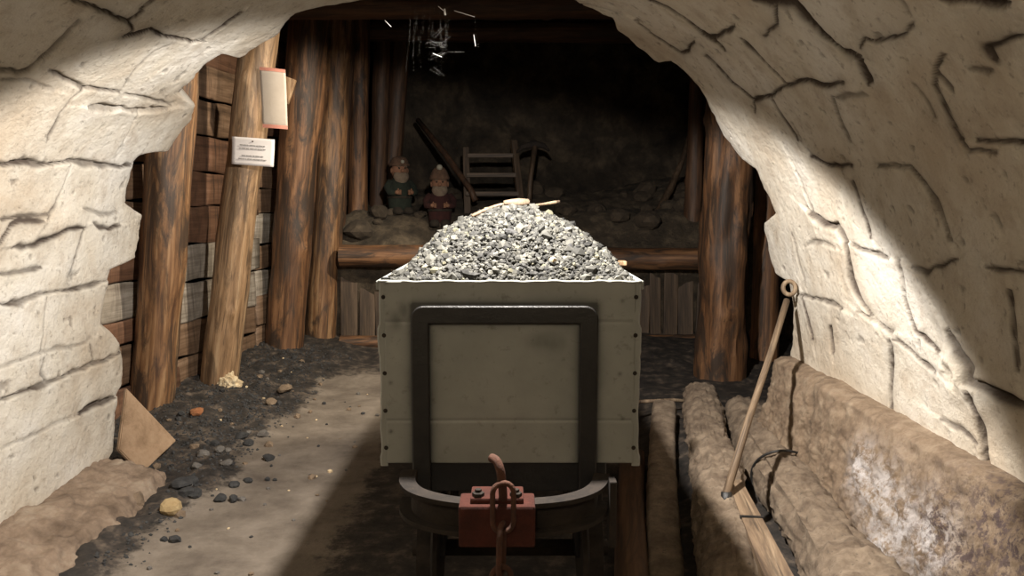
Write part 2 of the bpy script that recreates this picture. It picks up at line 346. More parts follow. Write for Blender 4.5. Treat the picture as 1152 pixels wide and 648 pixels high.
cracks = [  # pixel polyline, half width (m), depth (m), dirt, step
 ([(83,0),(106,7),(128,19),(144,24),(160,15),(164,7),(173,0)],.008,.02,.9,.01),
 ([(146,24),(151,35),(138,41)],.007,.018,.8,0),([(138,41),(160,36),(172,32),(185,41),(200,46),(217,49),(231,45),(249,32),(272,14)],.009,.022,.9,.01),
 ([(0,77),(20,83),(32,79),(54,59),(74,40),(89,22)],.013,.018,.6,.01),([(0,88),(27,90),(59,101)],.007,.01,.35,.006),
 ([(57,77),(79,90),(91,98),(116,101),(136,104)],.008,.018,.7,.008),([(96,98),(79,111),(69,126),(59,148),(54,160)],.009,.018,.8,.008),
 ([(188,52),(173,59),(158,74),(138,99)],.008,.014,.6,.006),([(99,121),(128,122),(158,126),(190,122)],.014,.03,.5,.015),
 ([(158,126),(148,146),(138,162)],.012,.026,.4,.01),([(136,105),(153,110),(195,118)],.008,.016,.5,.008),
 ([(-20,184),(0,183),(20,182),(44,186),(76,183),(104,185),(151,186)],.013,.03,.75,.012),([(80,183),(74,209),(64,234),(54,249)],.008,.022,.8,.01),
 ([(0,245),(30,245),(57,243)],.007,.014,.6,.006),([(0,273),(10,254),(25,250),(49,250)],.01,.02,.8,.01),([(94,236),(114,243),(133,238)],.007,.014,.5,.006),
 ([(94,257),(81,259),(62,266),(35,278),(15,278)],.009,.02,.8,.012),([(95,259),(89,286),(79,310)],.007,.018,.7,.008),([(106,254),(116,257),(136,252)],.009,.02,.8,.01),
 ([(0,308),(25,307),(47,303)],.007,.016,.7,.008),([(0,340),(22,340),(49,331),(81,325),(121,318)],.01,.024,.75,.012),([(51,332),(51,374),(47,399)],.006,.012,.5,.006),
 ([(-10,418),(25,406),(47,398),(81,391),(104,381)],.007,.012,.4,.006),([(-10,457),(30,441),(57,431),(81,421),(114,407),(138,396)],.009,.024,.7,.014),
 ([(51,404),(49,421),(57,431)],.01,.02,.6,.008),([(101,389),(106,409)],.008,.014,.5,.006),([(0,504),(45,485),(90,464)],.006,.012,.4,.008),([(90,464),(132,446)],.012,.035,.9,.016),
 ([(731,0),(751,9),(771,22),(788,37),(800,44),(813,38),(828,27)],.009,.022,.9,.01),([(714,23),(734,40),(754,53),(768,61),(783,48)],.007,.018,.9,.008),
 ([(800,44),(810,49),(818,58)],.01,.02,.9,.008),([(796,62),(822,91),(847,112),(869,107),(886,94),(904,89),(923,94),(948,93)],.008,.02,.9,.01),
 ([(869,109),(881,133),(896,156)],.006,.014,.8,.006),([(847,113),(849,126)],.006,.014,.8,0),([(837,44),(854,62),(874,81),(886,94)],.007,.014,.8,.006),
 ([(850,0),(870,4),(894,5),(906,20),(928,42),(948,57),(968,67)],.021,.03,.95,.012),([(968,67),(978,86),(980,96)],.012,.022,.9,.01),([(874,5),(874,27),(859,37)],.010,.014,.7,0),
 ([(968,57),(973,47),(985,48),(1014,41),(1029,31)],.007,.016,.8,.008),([(938,106),(943,128),(958,158)],.006,.012,.6,.006),([(941,108),(958,105),(978,108)],.009,.012,.5,0),
 ([(1060,-3),(1098,1),(1136,2)],.012,.025,1,.01),([(1064,64),(1051,86),(1049,96),(1061,121),(1081,158),(1088,172),(1123,173)],.006,.014,.8,.008),([(1052,84),(1066,98),(1072,106)],.010,.012,.7,0),
 ([(1152,36),(1133,43),(1113,56),(1123,70)],.008,.015,.9,.008),([(1091,78),(1118,77)],.006,.01,.6,0),([(1027,94),(1041,114),(1051,131)],.005,.01,.5,0),
 ([(1098,161),(1118,162),(1170,163)],.006,.014,.9,.008),([(987,186),(1022,186),(1039,204),(1054,236),(1066,268)],.013,.02,.65,.012),([(960,205),(970,239),(980,270)],.007,.016,.8,.01),
 ([(911,176),(928,184),(960,187)],.007,.016,.8,.008),([(894,192),(904,216),(913,246)],.006,.016,.7,.008),
 ([(909,240),(924,254),(941,257),(949,275),(956,314),(969,344),(978,356)],.013,.04,.9,.02),([(954,277),(973,284),(1001,293)],.007,.02,.7,.014),([(890,262),(897,292),(903,317)],.006,.014,.6,.006),
 ([(904,278),(922,272),(939,280)],.008,.014,.5,.006),([(899,331),(929,339),(949,349)],.008,.02,.7,.012),([(902,334),(909,363),(914,383)],.008,.024,.9,.008),
 ([(964,349),(978,359),(1003,371)],.007,.02,.6,.012),([(1011,295),(1019,337),(1029,376),(1056,392)],.006,.022,.85,.012),([(934,366),(936,400)],.011,.03,.9,.01),
 ([(1001,380),(1001,438),(1002,463)],.008,.028,.9,.01),([(1004,379),(1034,406),(1054,421)],.007,.018,.7,.01),([(1024,298),(1041,305),(1059,303),(1074,291)],.008,.014,.7,.008),
 ([(1108,298),(1138,303),(1160,307)],.006,.014,.8,.008),([(1133,327),(1137,364),(1143,418)],.006,.02,.9,.01),
 ([(1064,369),(1074,386),(1091,411),(1093,428),(1118,440),(1160,460)],.013,.035,.8,.02),([(1093,440),(1103,464),(1108,499),(1113,538)],.013,.04,.95,.018),([(1059,469),(1083,484),(1103,499)],.006,.014,.7,.008),
 ([(1000,-60),(1010,0),(1024,22)],.006,.01,.4,0),([(640,8),(665,6),(700,16)],.006,.01,.3,.006),([(40,-60),(70,-10),(83,0)],.008,.02,.9,0),([(173,0),(230,-40),(300,-60)],.008,.02,.8,0)]
# columns along the tunnel
ycols = np.concatenate([np.linspace(0, 3.0, 330), np.linspace(3.06, 8.2, 60)])       # distance back from the end
S2, D2 = np.meshgrid(SS, ycols, indexing='ij')
Y2 = (Y0-D2)+(YE[:, None]-Y0)*np.exp(-D2/.62)
P3 = np.stack([S2.ravel(), Y2.ravel(), np.zeros(S2.size)], 1)
# irregular warp so that cracks look broken rather than ruled
wx = .014*fbm(P3, 7, 2, 21)+.006*fbm(P3, 20, 1, 22); wy = .014*fbm(P3, 7, 2, 31)+.006*fbm(P3, 20, 1, 32)
sp = P3[:, 0]+wx; yp = P3[:, 1]+wy
wmod = .95+1.5*fbm(P3, 7, 4, 41)
H = .010*fbm(P3, 1.7, 3, 1)+.0035*fbm(P3, 11, 5, 2)
crk = np.zeros(len(P3)); smud = fbm(P3, 6, 4, 43)
for poly, w, dep, dirt, stp in cracks:
    q = np.array([to_surf(*p) for p in poly]); 
    lo, hi = q.min(0)-.3, q.max(0)+.3
    idx = np.where((sp > lo[0]) & (sp < hi[0]) & (yp > lo[1]) & (yp < hi[1]))[0]
    if len(idx) == 0: continue
    best = np.full(len(idx), 9.); tap = np.ones(len(idx)); cum = 0.; tot = np.linalg.norm(np.diff(q, axis=0), axis=1).sum(); side = np.zeros(len(idx)); A_, B_ = sp[idx], yp[idx]
    for a, b in zip(q[:-1], q[1:]):
        d = b-a; L2 = d@d+1e-9; t = np.clip(((A_-a[0])*d[0]+(B_-a[1])*d[1])/L2, 0, 1)
        ds = np.hypot(A_-a[0]-t*d[0], B_-a[1]-t*d[1]); cr = np.sign(d[0]*(B_-a[1])-d[1]*(A_-a[0]))
        u = ds < best; best[u] = ds[u]; side[u] = cr[u]; fr_ = (cum+t*math.sqrt(L2))/tot; tap[u] = np.clip(np.minimum(fr_, 1-fr_)[u]*7+.3, .3, 1); cum += math.sqrt(L2)
    ww = np.maximum(w*tap*np.clip(wmod[idx], .2, 2.2), .0062)
    H[idx] -= dep*tap*.8*np.exp(-(best/(ww*.9))**2); H[idx] += stp*side*np.exp(-best/.09)*.42
    crk[idx] = np.maximum(crk[idx], dirt*np.minimum(1.4*np.exp(-(best/(ww*.95))**2), 1)+dirt*np.clip(.22+.75*smud[idx], 0, 1)*np.exp(-best/.03))
# procedural coursing for the part of the tunnel the photograph does not show
far = sstep(.0, .25, 1.0-Y2.ravel())
cs = np.abs(((sp/.42) % 1)-.5)*.42; row = np.floor(sp/.42); cy = np.abs((((yp+row*.23)/.6) % 1)-.5)*.6
jd = np.minimum(.21-cs, .30-cy)
H -= far*.02*np.exp(-(jd/.012)**2); crk = np.maximum(crk, far*.7*np.exp(-(jd/.01)**2))
# small pits
pit = fbm(P3, 19, 3, 77); pm = sstep(.50, .64, pit); H -= .006*pm; crk = np.maximum(crk, .5*pm)
# bulges of mortar low on the right wall
for (px, py), r, hgt in (((1078, 400), .10, .035), ((1070, 420), .08, .03), ((950, 355), .07, .03), ((947, 330), .06, .02), ((1085, 430), .07, .03), ((1105, 455), .06, .02), ((130, 385), .08, .02)):
    a, b = to_surf(px, py); g = np.exp(-((sp-a)**2+(yp-b)**2)/r**2); H += g*hgt*.3*(1+1.6*fbm(P3, 14, 4, 3))
crk = np.clip(crk, 0, 1)
X2 = np.repeat(BX[:, None], len(ycols), 1).ravel(); Z2 = np.repeat(BZ[:, None], len(ycols), 1).ravel()
NX2 = np.repeat(NX[:, None], len(ycols), 1).ravel(); NZ2 = np.repeat(NZ[:, None], len(ycols), 1).ravel()
if NX[5] < 0: NX2, NZ2 = -NX2, -NZ2; NX, NZ = -NX, -NZ
# chipped arris at the very end
chip = np.exp(-D2.ravel()/.035); H -= chip*.018*(1+fbm(P3, 12, 3, 8))
VX = X2+NX2*H; VZ = Z2+NZ2*H
stain = np.clip(sstep(.55, .0, Z2)*.55*(.6+.6*fbm(P3, 3, 3, 12))*(X2 < 0)+sstep(.95, .65, Z2)*(X2 > 0)*.5*(.6+.6*fbm(P3, 4, 3, 13)), 0, .75)
V = np.stack([VX, Y2.ravel(), VZ], 1); nV = len(V)
Fc = gridfaces(NS, len(ycols)).tolist()
# thickness of the masonry: end face and outside
rows = [np.stack([VX.reshape(NS, -1)[:, 0], YE+.004, VZ.reshape(NS, -1)[:, 0]], 1)]
for k, (off, yy) in enumerate(((.03, .02), (.12, .03), (.30, .03), (.62, .0), (1.3, .0))):
    rows.append(np.stack([BX-NX*off, YE+yy if off < .4 else np.full(NS, 4.18), BZ-NZ*off], 1))
base = 0
allv = [V]; prev = np.arange(NS)*len(ycols); cnt = nV
for r_ in rows[1:]:
    cur = np.arange(NS)+cnt; cnt += NS; allv.append(r_)
    for i in range(NS-1): Fc.append((prev[i], prev[i+1], cur[i+1], cur[i]))
    prev = cur
V = np.concatenate(allv); ex = len(V)-nV
vault = mesh_np('wall_arched', V, Fc, M_VAULT, attrs={'crk': np.concatenate([crk, np.zeros(ex)]), 'stain': np.concatenate([stain, np.zeros(ex)])})
tag(vault, 'whitewashed stone barrel vault with dark cracked joints framing the mine chamber', kind='structure')

# ------------------------------------------------------------------ concrete footing on the right
nY, nC = 560, 110
yy = np.linspace(4.17, -1.0, nY)+0; cc = np.linspace(0, 1, nC)
YY, CC = np.meshgrid(yy, cc, indexing='ij')
path = np.array([(0, 1.60, .685), (.10, 1.47, .675), (.15, 1.43, .655), (.85, 1.33, .10), (1, 1.32, -.08)])
XX = np.interp(CC, path[:, 0], path[:, 1]); ZZ = np.interp(CC, path[:, 0], path[:, 2])
q = np.stack([XX.ravel(), YY.ravel(), ZZ.ravel()], 1)
d = .035*fbm(q, 4, 4, 51)+.022*fbm(q, 16, 4, 52)+.02*np.abs(fbm(q, 34, 3, 53))*sstep(.16, .4, CC.ravel())
XX = XX.ravel()-d; ZZ = ZZ.ravel()+d*.3
ck = np.zeros(len(q))
cpts = [(908, 395), (910, 440), (914, 480), (917, 545)]
cp3 = [P(x, y, X=1.41) for x, y in cpts]
for a, b in zip(cp3[:-1], cp3[1:]):
    for t in np.linspace(0, 1, 12):
        c = a.lerp(b, t); ck = np.maximum(ck, np.exp(-((q[:, 1]-c.y-.01*math.sin(t*9))**2+(q[:, 2]-c.z)**2)/.011**2))
XX += ck*.02
salt = np.zeros(len(q)); purple = np.zeros(len(q))
for (px, py), r in (((965, 530), .10), ((985, 560), .13), ((1010, 590), .13), ((1040, 610), .14), ((1000, 620), .12)):
    c = P(px, py, X=1.37); salt = np.maximum(salt, np.exp(-((q[:, 1]-c.y)**2+(q[:, 2]-c.z)**2)/r**2))
for (px, py), r in (((1050, 590), .14), ((1100, 590), .2), ((1130, 620), .2), ((1080, 625), .16)):
    c = P(px, py, X=1.37); purple = np.maximum(purple, np.exp(-((q[:, 1]-c.y)**2+(q[:, 2]-c.z)**2)/r**2))
V = np.stack([XX, q[:, 1], ZZ], 1); Fc = gridfaces(nY, nC, True).tolist()
k0 = len(V); V = np.concatenate([V, [[1.62, 4.17, z] for z in (.685, -.08)]])
Fc.append(tuple(list(range(nC))+[k0+1, k0]))
foot = mesh_np('trim_1', V, Fc, M_SLAB, attrs={'crk': np.concatenate([ck, [0, 0]]), 'salt': np.concatenate([salt*.95, [0, 0]]), 'purple': np.concatenate([purple, [0, 0]])})
tag(foot, 'rough brown concrete footing along the right wall with white salt bloom', kind='structure')
# kerb on the left
nY, nC = 400, 90
yy = np.linspace(4.0, -1.0, nY); cc = np.linspace(0, 1, nC); YY, CC = np.meshgrid(yy, cc, indexing='ij')
path = np.array([(0, -2.25, .17), (.25, -2.06, .16), (.75, -1.86, .10), (.9, -1.80, .02), (1, -1.78, -.08)])
XX = np.interp(CC, path[:, 0], path[:, 1]); ZZ = np.interp(CC, path[:, 0], path[:, 2])
q = np.stack([XX.ravel(), YY.ravel(), ZZ.ravel()], 1); d = .03*fbm(q, 5, 5, 61)+.02*fbm(q, 20, 4, 62)
XX = (XX.ravel()+d*.8); ZZ = ZZ.ravel()+d-(q[:, 1] > 3.95)*.03
V = np.stack([XX, q[:, 1], ZZ], 1); Fc = gridfaces(nY, nC).tolist(); k0 = len(V)
V = np.concatenate([V, [[-2.25, 4.0, -.08]]]); Fc.append(tuple(list(range(nC))+[k0]))
tag(mesh_np('trim_2', V, Fc, M_KERB), 'low muddy concrete kerb along the foot of the left white wall', kind='structure')

# ------------------------------------------------------------------ floor
def floor_z(x, y):
    x = np.asarray(x, float); y = np.asarray(y, float); q = np.stack([x.ravel(), y.ravel(), x.ravel()*0], 1)
    z = .010*fbm(q, 2.2, 4, 71)
    coal = sstep(-1.42, -1.75, x.ravel()+.22*fbm(q, 2.0, 4, 72))
    z = z+coal*(.035+.06*sstep(-1.7, -2.5, x.ravel())*sstep(4.7, 5.6, y.ravel())+.035*fbm(q, 7, 4, 73)+.03*np.abs(fbm(q, 13, 4, 76)))
    z = z+.10*sstep(.75, 1.1, x.ravel())+.02*fbm(q, 9, 3, 74)*sstep(.3, 1.0, x.ravel())
    z = z+.10*sstep(5.8, 7.6, y.ravel())+.04*fbm(q, 3, 5, 75)*sstep(5.2, 6.5, y.ravel())
    return z, coal
gy = np.concatenate([np.linspace(-3.8, 2.6, 60), np.linspace(2.62, 7.4, 400), np.linspace(7.5, 10.6, 40)]); ny, nx = len(gy), 420
gx = np.linspace(-3.1, 3.0, nx)
GX, GY = np.meshgrid(gx, gy, indexing='ij'); z, coal = floor_z(GX, GY)
coal = np.clip(coal+.9*sstep(6.1, 7.0, GY.ravel())+sstep(-.95, -.6, GX.ravel()), 0, 1)  # last term paints the cart's shadow into the colour; far end darker too
fl = mesh_np('floor', np.stack([GX.ravel(), GY.ravel(), z], 1), gridfaces(nx, ny, True), M_FLOOR, attrs={'coal': coal})  # 'coal' attribute: coal dirt plus the painted cart shadow
tag(fl, 'trodden grey-brown earth path with black coal dirt and painted cart shade beside it', kind='structure')
def fz(x, y): return float(floor_z(np.array([x]), np.array([y]))[0][0])

# ------------------------------------------------------------------ chamber shell
def rockgrid(name, fn, n, m, mat, amp, sc, seed, label, flip=False):
    u = np.linspace(0, 1, n); v = np.linspace(0, 1, m); U, W = np.meshgrid(u, v, indexing='ij')
    p, nrm = fn(U.ravel(), W.ravel()); d = amp*fbm(p, sc, 6, seed)
    r = np.abs(fbm(p, sc*2.2, 4, seed+5)); d = d-amp*.5*r
    o = mesh_np(name, p+nrm*d[:, None], gridfaces(n, m, flip), mat); tag(o, label, kind='structure'); return o
def wfn(a, b, z0, z1, lean=0):
    a = np.array(a, float); b = np.array(b, float)
    def f(U, W):
        xy = a[None]*(1-U[:, None])+b[None]*U[:, None]; d = b-a; nn = np.array([-d[1], d[0]])/np.hypot(*d)
        z = z0+(z1-z0)*W
        p = np.stack([xy[:, 0]+nn[0]*lean*W, xy[:, 1]+nn[1]*lean*W, z], 1)
        return p, np.tile([nn[0], nn[1], 0], (len(U), 1))
    return f
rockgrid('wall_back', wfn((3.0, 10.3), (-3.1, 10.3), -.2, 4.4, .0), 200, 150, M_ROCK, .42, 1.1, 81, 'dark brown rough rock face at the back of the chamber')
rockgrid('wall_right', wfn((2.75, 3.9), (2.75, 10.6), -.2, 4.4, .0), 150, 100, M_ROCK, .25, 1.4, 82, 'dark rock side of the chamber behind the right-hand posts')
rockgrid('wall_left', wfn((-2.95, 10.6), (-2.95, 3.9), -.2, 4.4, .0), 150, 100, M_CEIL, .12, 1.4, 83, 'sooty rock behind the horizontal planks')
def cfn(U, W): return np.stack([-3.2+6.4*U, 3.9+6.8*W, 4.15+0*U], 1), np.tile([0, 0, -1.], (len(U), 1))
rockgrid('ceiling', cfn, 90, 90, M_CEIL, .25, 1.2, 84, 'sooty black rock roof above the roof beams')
# end wall of the tunnel far behind the viewer
bm = bmesh.new(); add_box(bm, (-.3, -4.0, 1.4), (4.6, .2, 3.4)); tag(obj('wall_near', bm, M_KERB), 'plain wall closing the tunnel behind the viewer', kind='structure')

# ------------------------------------------------------------------ timber posts
def post(name, top, bot, Y, wt, wb, m, seed, label, cat='post', ztop=3.7, group=None, rough=.07, knots=5, Yt=None, zb=-.06):
    a = P(*bot, Y=Y); b = P(*top, Y=Yt or Y); dirv = (b-a)/(b.z-a.z)
    p0 = a+dirv*(zb-a.z); p1 = a+dirv*(ztop-a.z)
    r0 = wb/2*Y/F; r1 = wt/2*Y/F
    o = log_mesh(name, p0, p1, r0, r1+(r1-r0)*.2, m, seed=seed, rough=rough, knots=knots, bend=.008)
    return tag(o, label, cat, group)
post('mine_post', (191, 150), (170, 455), 5.4, 50, 50, M_POST, 1, 'thick round timber post nearest the left arch edge, its foot beside the leaning board')
post('mine_post', (292, 60), (246, 425), 6.1, 38, 40, M_POSTP, 2, 'pale round timber post carrying the two notices, cream crust at its foot')
post('mine_post', (348, 15), (321, 394), 7.35, 44, 42, M_POST2, 3, 'dark orange-brown post just right of the plank wall, first of the close-set group')
post('mine_post', (381, 20), (360, 380), 7.8, 29, 36, M_POST, 4, 'tall orange-brown post at the left end of the bank log beside the darker post')
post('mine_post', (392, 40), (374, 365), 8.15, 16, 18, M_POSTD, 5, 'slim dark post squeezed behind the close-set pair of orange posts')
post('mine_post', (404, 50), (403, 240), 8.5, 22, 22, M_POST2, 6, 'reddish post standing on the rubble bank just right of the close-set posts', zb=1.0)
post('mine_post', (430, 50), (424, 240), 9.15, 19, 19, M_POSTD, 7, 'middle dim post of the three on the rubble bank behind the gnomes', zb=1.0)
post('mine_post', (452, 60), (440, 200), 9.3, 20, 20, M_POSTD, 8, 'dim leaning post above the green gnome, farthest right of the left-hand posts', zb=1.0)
post('mine_post', (822, 110), (811, 425), 6.2, 50, 56, M_POST2, 9, 'thick leaning timber post on the right side in front of the rubble bank', rough=.12)
post('mine_post', (866, 200), (858, 460), 6.75, 20, 34, M_POST2, 10, 'narrower post partly hidden behind the right arch edge')
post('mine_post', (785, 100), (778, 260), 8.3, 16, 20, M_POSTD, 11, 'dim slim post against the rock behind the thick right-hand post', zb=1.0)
# roof beams
def beam(a, b, Y, w, m, seed, label, name='roof_beam', cat='beam', **k):
    p0, p1 = P(*a, Y=Y), P(*b, Y=Y); r = w/2*Y/F
    return tag(log_mesh(name, p0, p1, r, r, m, seed=seed, bend=.006, rough=.08, **k), label, cat)
beam((300, 6), (840, 6), 7.0, 30, M_POSTD, 21, 'brown round roof beam across the top, nearer and higher of the two')
beam((300, 36), (840, 36), 8.8, 22, M_POSTD, 22, 'dark roof beam lying lower and farther back than the brown one')

# plank lining on the left
pl = thing('plank_lining', (-2.72, 5.2, 0), 'horizontal rough brown and grey planks lining the left side behind the posts', 'plank wall')
rg = random.Random(5)
def lin(y): return -2.74+.15*(y-5.2)
for bay, (ya, yb) in enumerate(((4.35, 5.9), (5.86, 7.25), (7.2, 8.6))):
    zc = .0+.04*bay
    k = 0
    while zc < 3.6:
        h = rg.uniform(.17, .29) if bay != 1 else rg.uniform(.22, .31); th = rg.uniform(.03, .05)
        y0, y1 = ya-.02, yb+.02; L = y1-y0
        bm = bmesh.new(); n = 14
        sag = rg.uniform(-.02, .02); out = rg.uniform(0, .04)
        vs = []
        for i in range(n+1):
            t = i/n; w0 = .008*math.sin(t*7+k*2.1)+.006*math.sin(t*17+k); w1 = .010*math.sin(t*6+k*1.3)+.005*math.sin(t*19+k*3)
            y = (t-.5)*L
            vs.append([bm.verts.new((xx+.006*math.sin(t*5+k), y, zz)) for xx, zz in ((th/2-.004, w0), (th/2, .012+w0), (th/2+.003, h*.5), (th/2, h-.016+w1), (th/2-.004, h-.006+w1), (-th/2, h-.006+w1), (-th/2, w0))])
        for i in range(n):
            for j in range(7): bm.faces.new((vs[i][j], vs[i][(j+1) % 7], vs[i+1][(j+1) % 7], vs[i+1][j]))
        bm.faces.new(vs[0]); bm.faces.new(vs[-1][::-1])
        ym = (y0+y1)/2
        ci = 1 if (.55 < zc < 1.15 and bay >= 1 and rg.random() < .8) or (bay == 0 and .6 < zc < .95) else (0 if rg.random() < .65 else 2)
        mo = M_PLANK[ci]
        o = obj('plank', bm, mo, pl, smooth=True, loc=(lin(ym)+out+2.72, ym-5.2, zc), rot=(rg.uniform(-.015, .015), rg.uniform(-.03, .05), -math.atan(.15)))
        zc += h+rg.uniform(.0, .012); k += 1

# ------------------------------------------------------------------ rubble bank
nx, ny = 200, 110
gx = np.linspace(-2.9, 2.75, nx); gy = np.linspace(0, 1, ny); GX, GY = np.meshgrid(gx, gy, indexing='ij')
yb = 7.72+2.5*GY
def bank_z(x, y):
    x = np.asarray(x, float).ravel(); y = np.asarray(y, float).ravel(); q = np.stack([x, y, x*0], 1)
    return 1.02+.36*sstep(7.7, 8.4, y)+.28*sstep(8.5, 10, y)+.09*fbm(q, 2.5, 5, 91)+.05*np.abs(fbm(q, 8, 4, 92))+.18*sstep(1.0, 2.2, x)*sstep(8., 9.5, y)
zb_ = bank_z(GX, yb)
V = np.stack([GX.ravel(), yb.ravel(), zb_], 1); Fc = gridfaces(nx, ny, True).tolist(); k0 = len(V)
fr = np.stack([gx, np.full(nx, 7.86), np.full(nx, -.1)], 1); V = np.concatenate([V, fr])
for i in range(nx-1): Fc.append((i*ny, (i+1)*ny, k0+i+1, k0+i))
tag(mesh_np('rubble_bank', V, Fc, M_BANK), 'dark bank of earth and rubble held behind the horizontal log', kind='structure')
def bz(x, y): return float(bank_z([x], [y])[0])
beam((383, 288), (806, 291), 7.6, 25, M_POST2, 31, 'long horizontal log edging the front of the rubble bank', 'retaining_log', 'log')
beam((383, 386), (792, 384), 7.6, 16, M_POST2, 32, 'thin low log lying near the floor below the upright boards', 'retaining_log', 'log')
bl = thing('board_lining', (0, 7.78, .1), 'dark upright boards facing the rubble bank under the long log', 'board wall')
x = -1.75; k = 0
while x < 2.2:
    w = rg.uniform(.12, .2); bm = bmesh.new(); hh = .92+rg.uniform(-.05, .02)
    add_box(bm, (0, 0, hh/2), (w-.015, .035, hh), bev=.008)
    obj('board', bm, M_BOARDV, bl, smooth=False, loc=(x+w/2, rg.uniform(-.02, .015), -.05), rot=(0, rg.uniform(-.03, .03), rg.uniform(-.08, .08)))
    x += w; k += 1
# rocks on the bank
for i in range(46):
    rr = rg.uniform(.05, .17); xx = rg.uniform(-1.6, 2.2); yy_ = rg.uniform(7.95, 9.6)
    if -1.1 < xx < -.5 and yy_ < 8.7: rr = .06
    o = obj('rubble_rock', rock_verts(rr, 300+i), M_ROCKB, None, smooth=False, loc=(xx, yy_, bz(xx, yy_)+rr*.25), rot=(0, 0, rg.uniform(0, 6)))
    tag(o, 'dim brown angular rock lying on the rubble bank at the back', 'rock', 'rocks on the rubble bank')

# back props ---------------------------------------------------------
def pole(name, pts, r, m, label, cat, seg=10):
    bm = bmesh.new(); c = Vector(pts[0]); rr = r if isinstance(r, list) else [r]*len(pts)
    add_tube(bm, [Vector(p)-c for p in pts], rr, seg)
    return tag(obj(name, bm, m, None, smooth=True, loc=c), label, cat)
# ladder
Yl = 8.9
lad = thing('ladder', P(555, 246, Y=Yl), 'dim wooden ladder section with three rungs standing on the bank behind the ore heap', 'ladder')
base = P(555, 246, Y=Yl)
def rel(px, py, dy=0): return P(px, py, Y=Yl+dy)-base
for a, b in (((526, 248), (524, 166)), ((588, 250), (578, 158))):
    p0, p1 = rel(*a, -.1), rel(*b, .15); e, L = orient(p0, p1); bm = bmesh.new(); add_box(bm, (0, 0, L/2), (.075, .05, L), bev=.006)
    obj('rail', bm, M_BOARDV, lad, loc=p0, rot=e)
for k, (xa, xb, y, w) in enumerate(((526, 580, 175, .05), (525, 581, 197, .075), (524, 584, 218, .075))):
    p0, p1 = rel(xa, y, .1-.08*k), rel(xb, y, .1-.08*k); e, L = orient(p0, p1); bm = bmesh.new(); add_box(bm, (0, 0, L/2), (w, .05, L), bev=.006)
    obj('rung', bm, M_BOARDV, lad, loc=p0, rot=e)
# pickaxe leaning on rock
Yp = 8.8; b0 = P(594, 246, Y=Yp)
pk = thing('pickaxe', b0, 'dark pickaxe standing upright head up beside the ladder', 'pickaxe')
bm = bmesh.new(); add_tube(bm, [Vector((0, 0, 0)), P(597, 200, Y=Yp+.1)-b0, P(602, 163, Y=Yp+.2)-b0], [.03, .028, .035], 10); obj('handle', bm, M_BOARDV, pk, smooth=True)
bm = bmesh.new(); hd = [P(x_, y_, Y=Yp+.2)-b0 for x_, y_ in ((581, 172), (588, 165), (601, 162), (612, 164), (618, 170))]
add_tube(bm, hd, [.012, .03, .045, .03, .012], 8); obj('head', bm, M_STEEL, pk, smooth=True)
pole('leaning_pole', [P(470, 135, Y=9.5), P(500, 172, Y=9.1), P(530, 214, Y=8.75), P(535, 226, Y=8.7)], [.03, .035, .035, .035], M_POSTD, 'dark thin pole slanting down to the left side of the ladder', 'pole')
pole('leaning_branch', [P(782, 130, Y=9.2), P(768, 180, Y=9.0), P(754, 213, Y=8.8), P(740, 238, Y=8.6), P(727, 264, Y=8.35)], [.025, .03, .045, .035, .05], M_BOARDV, 'knobbly branch slanting down the rock face on the right', 'branch')
pole('leaning_pole', [P(752, 268, Y=8.3), P(775, 245, Y=8.3), P(800, 205, Y=8.3)], [.05, .05, .045], M_BOARDV, 'short slanting prop touching the thick right-hand post above the log', 'pole')

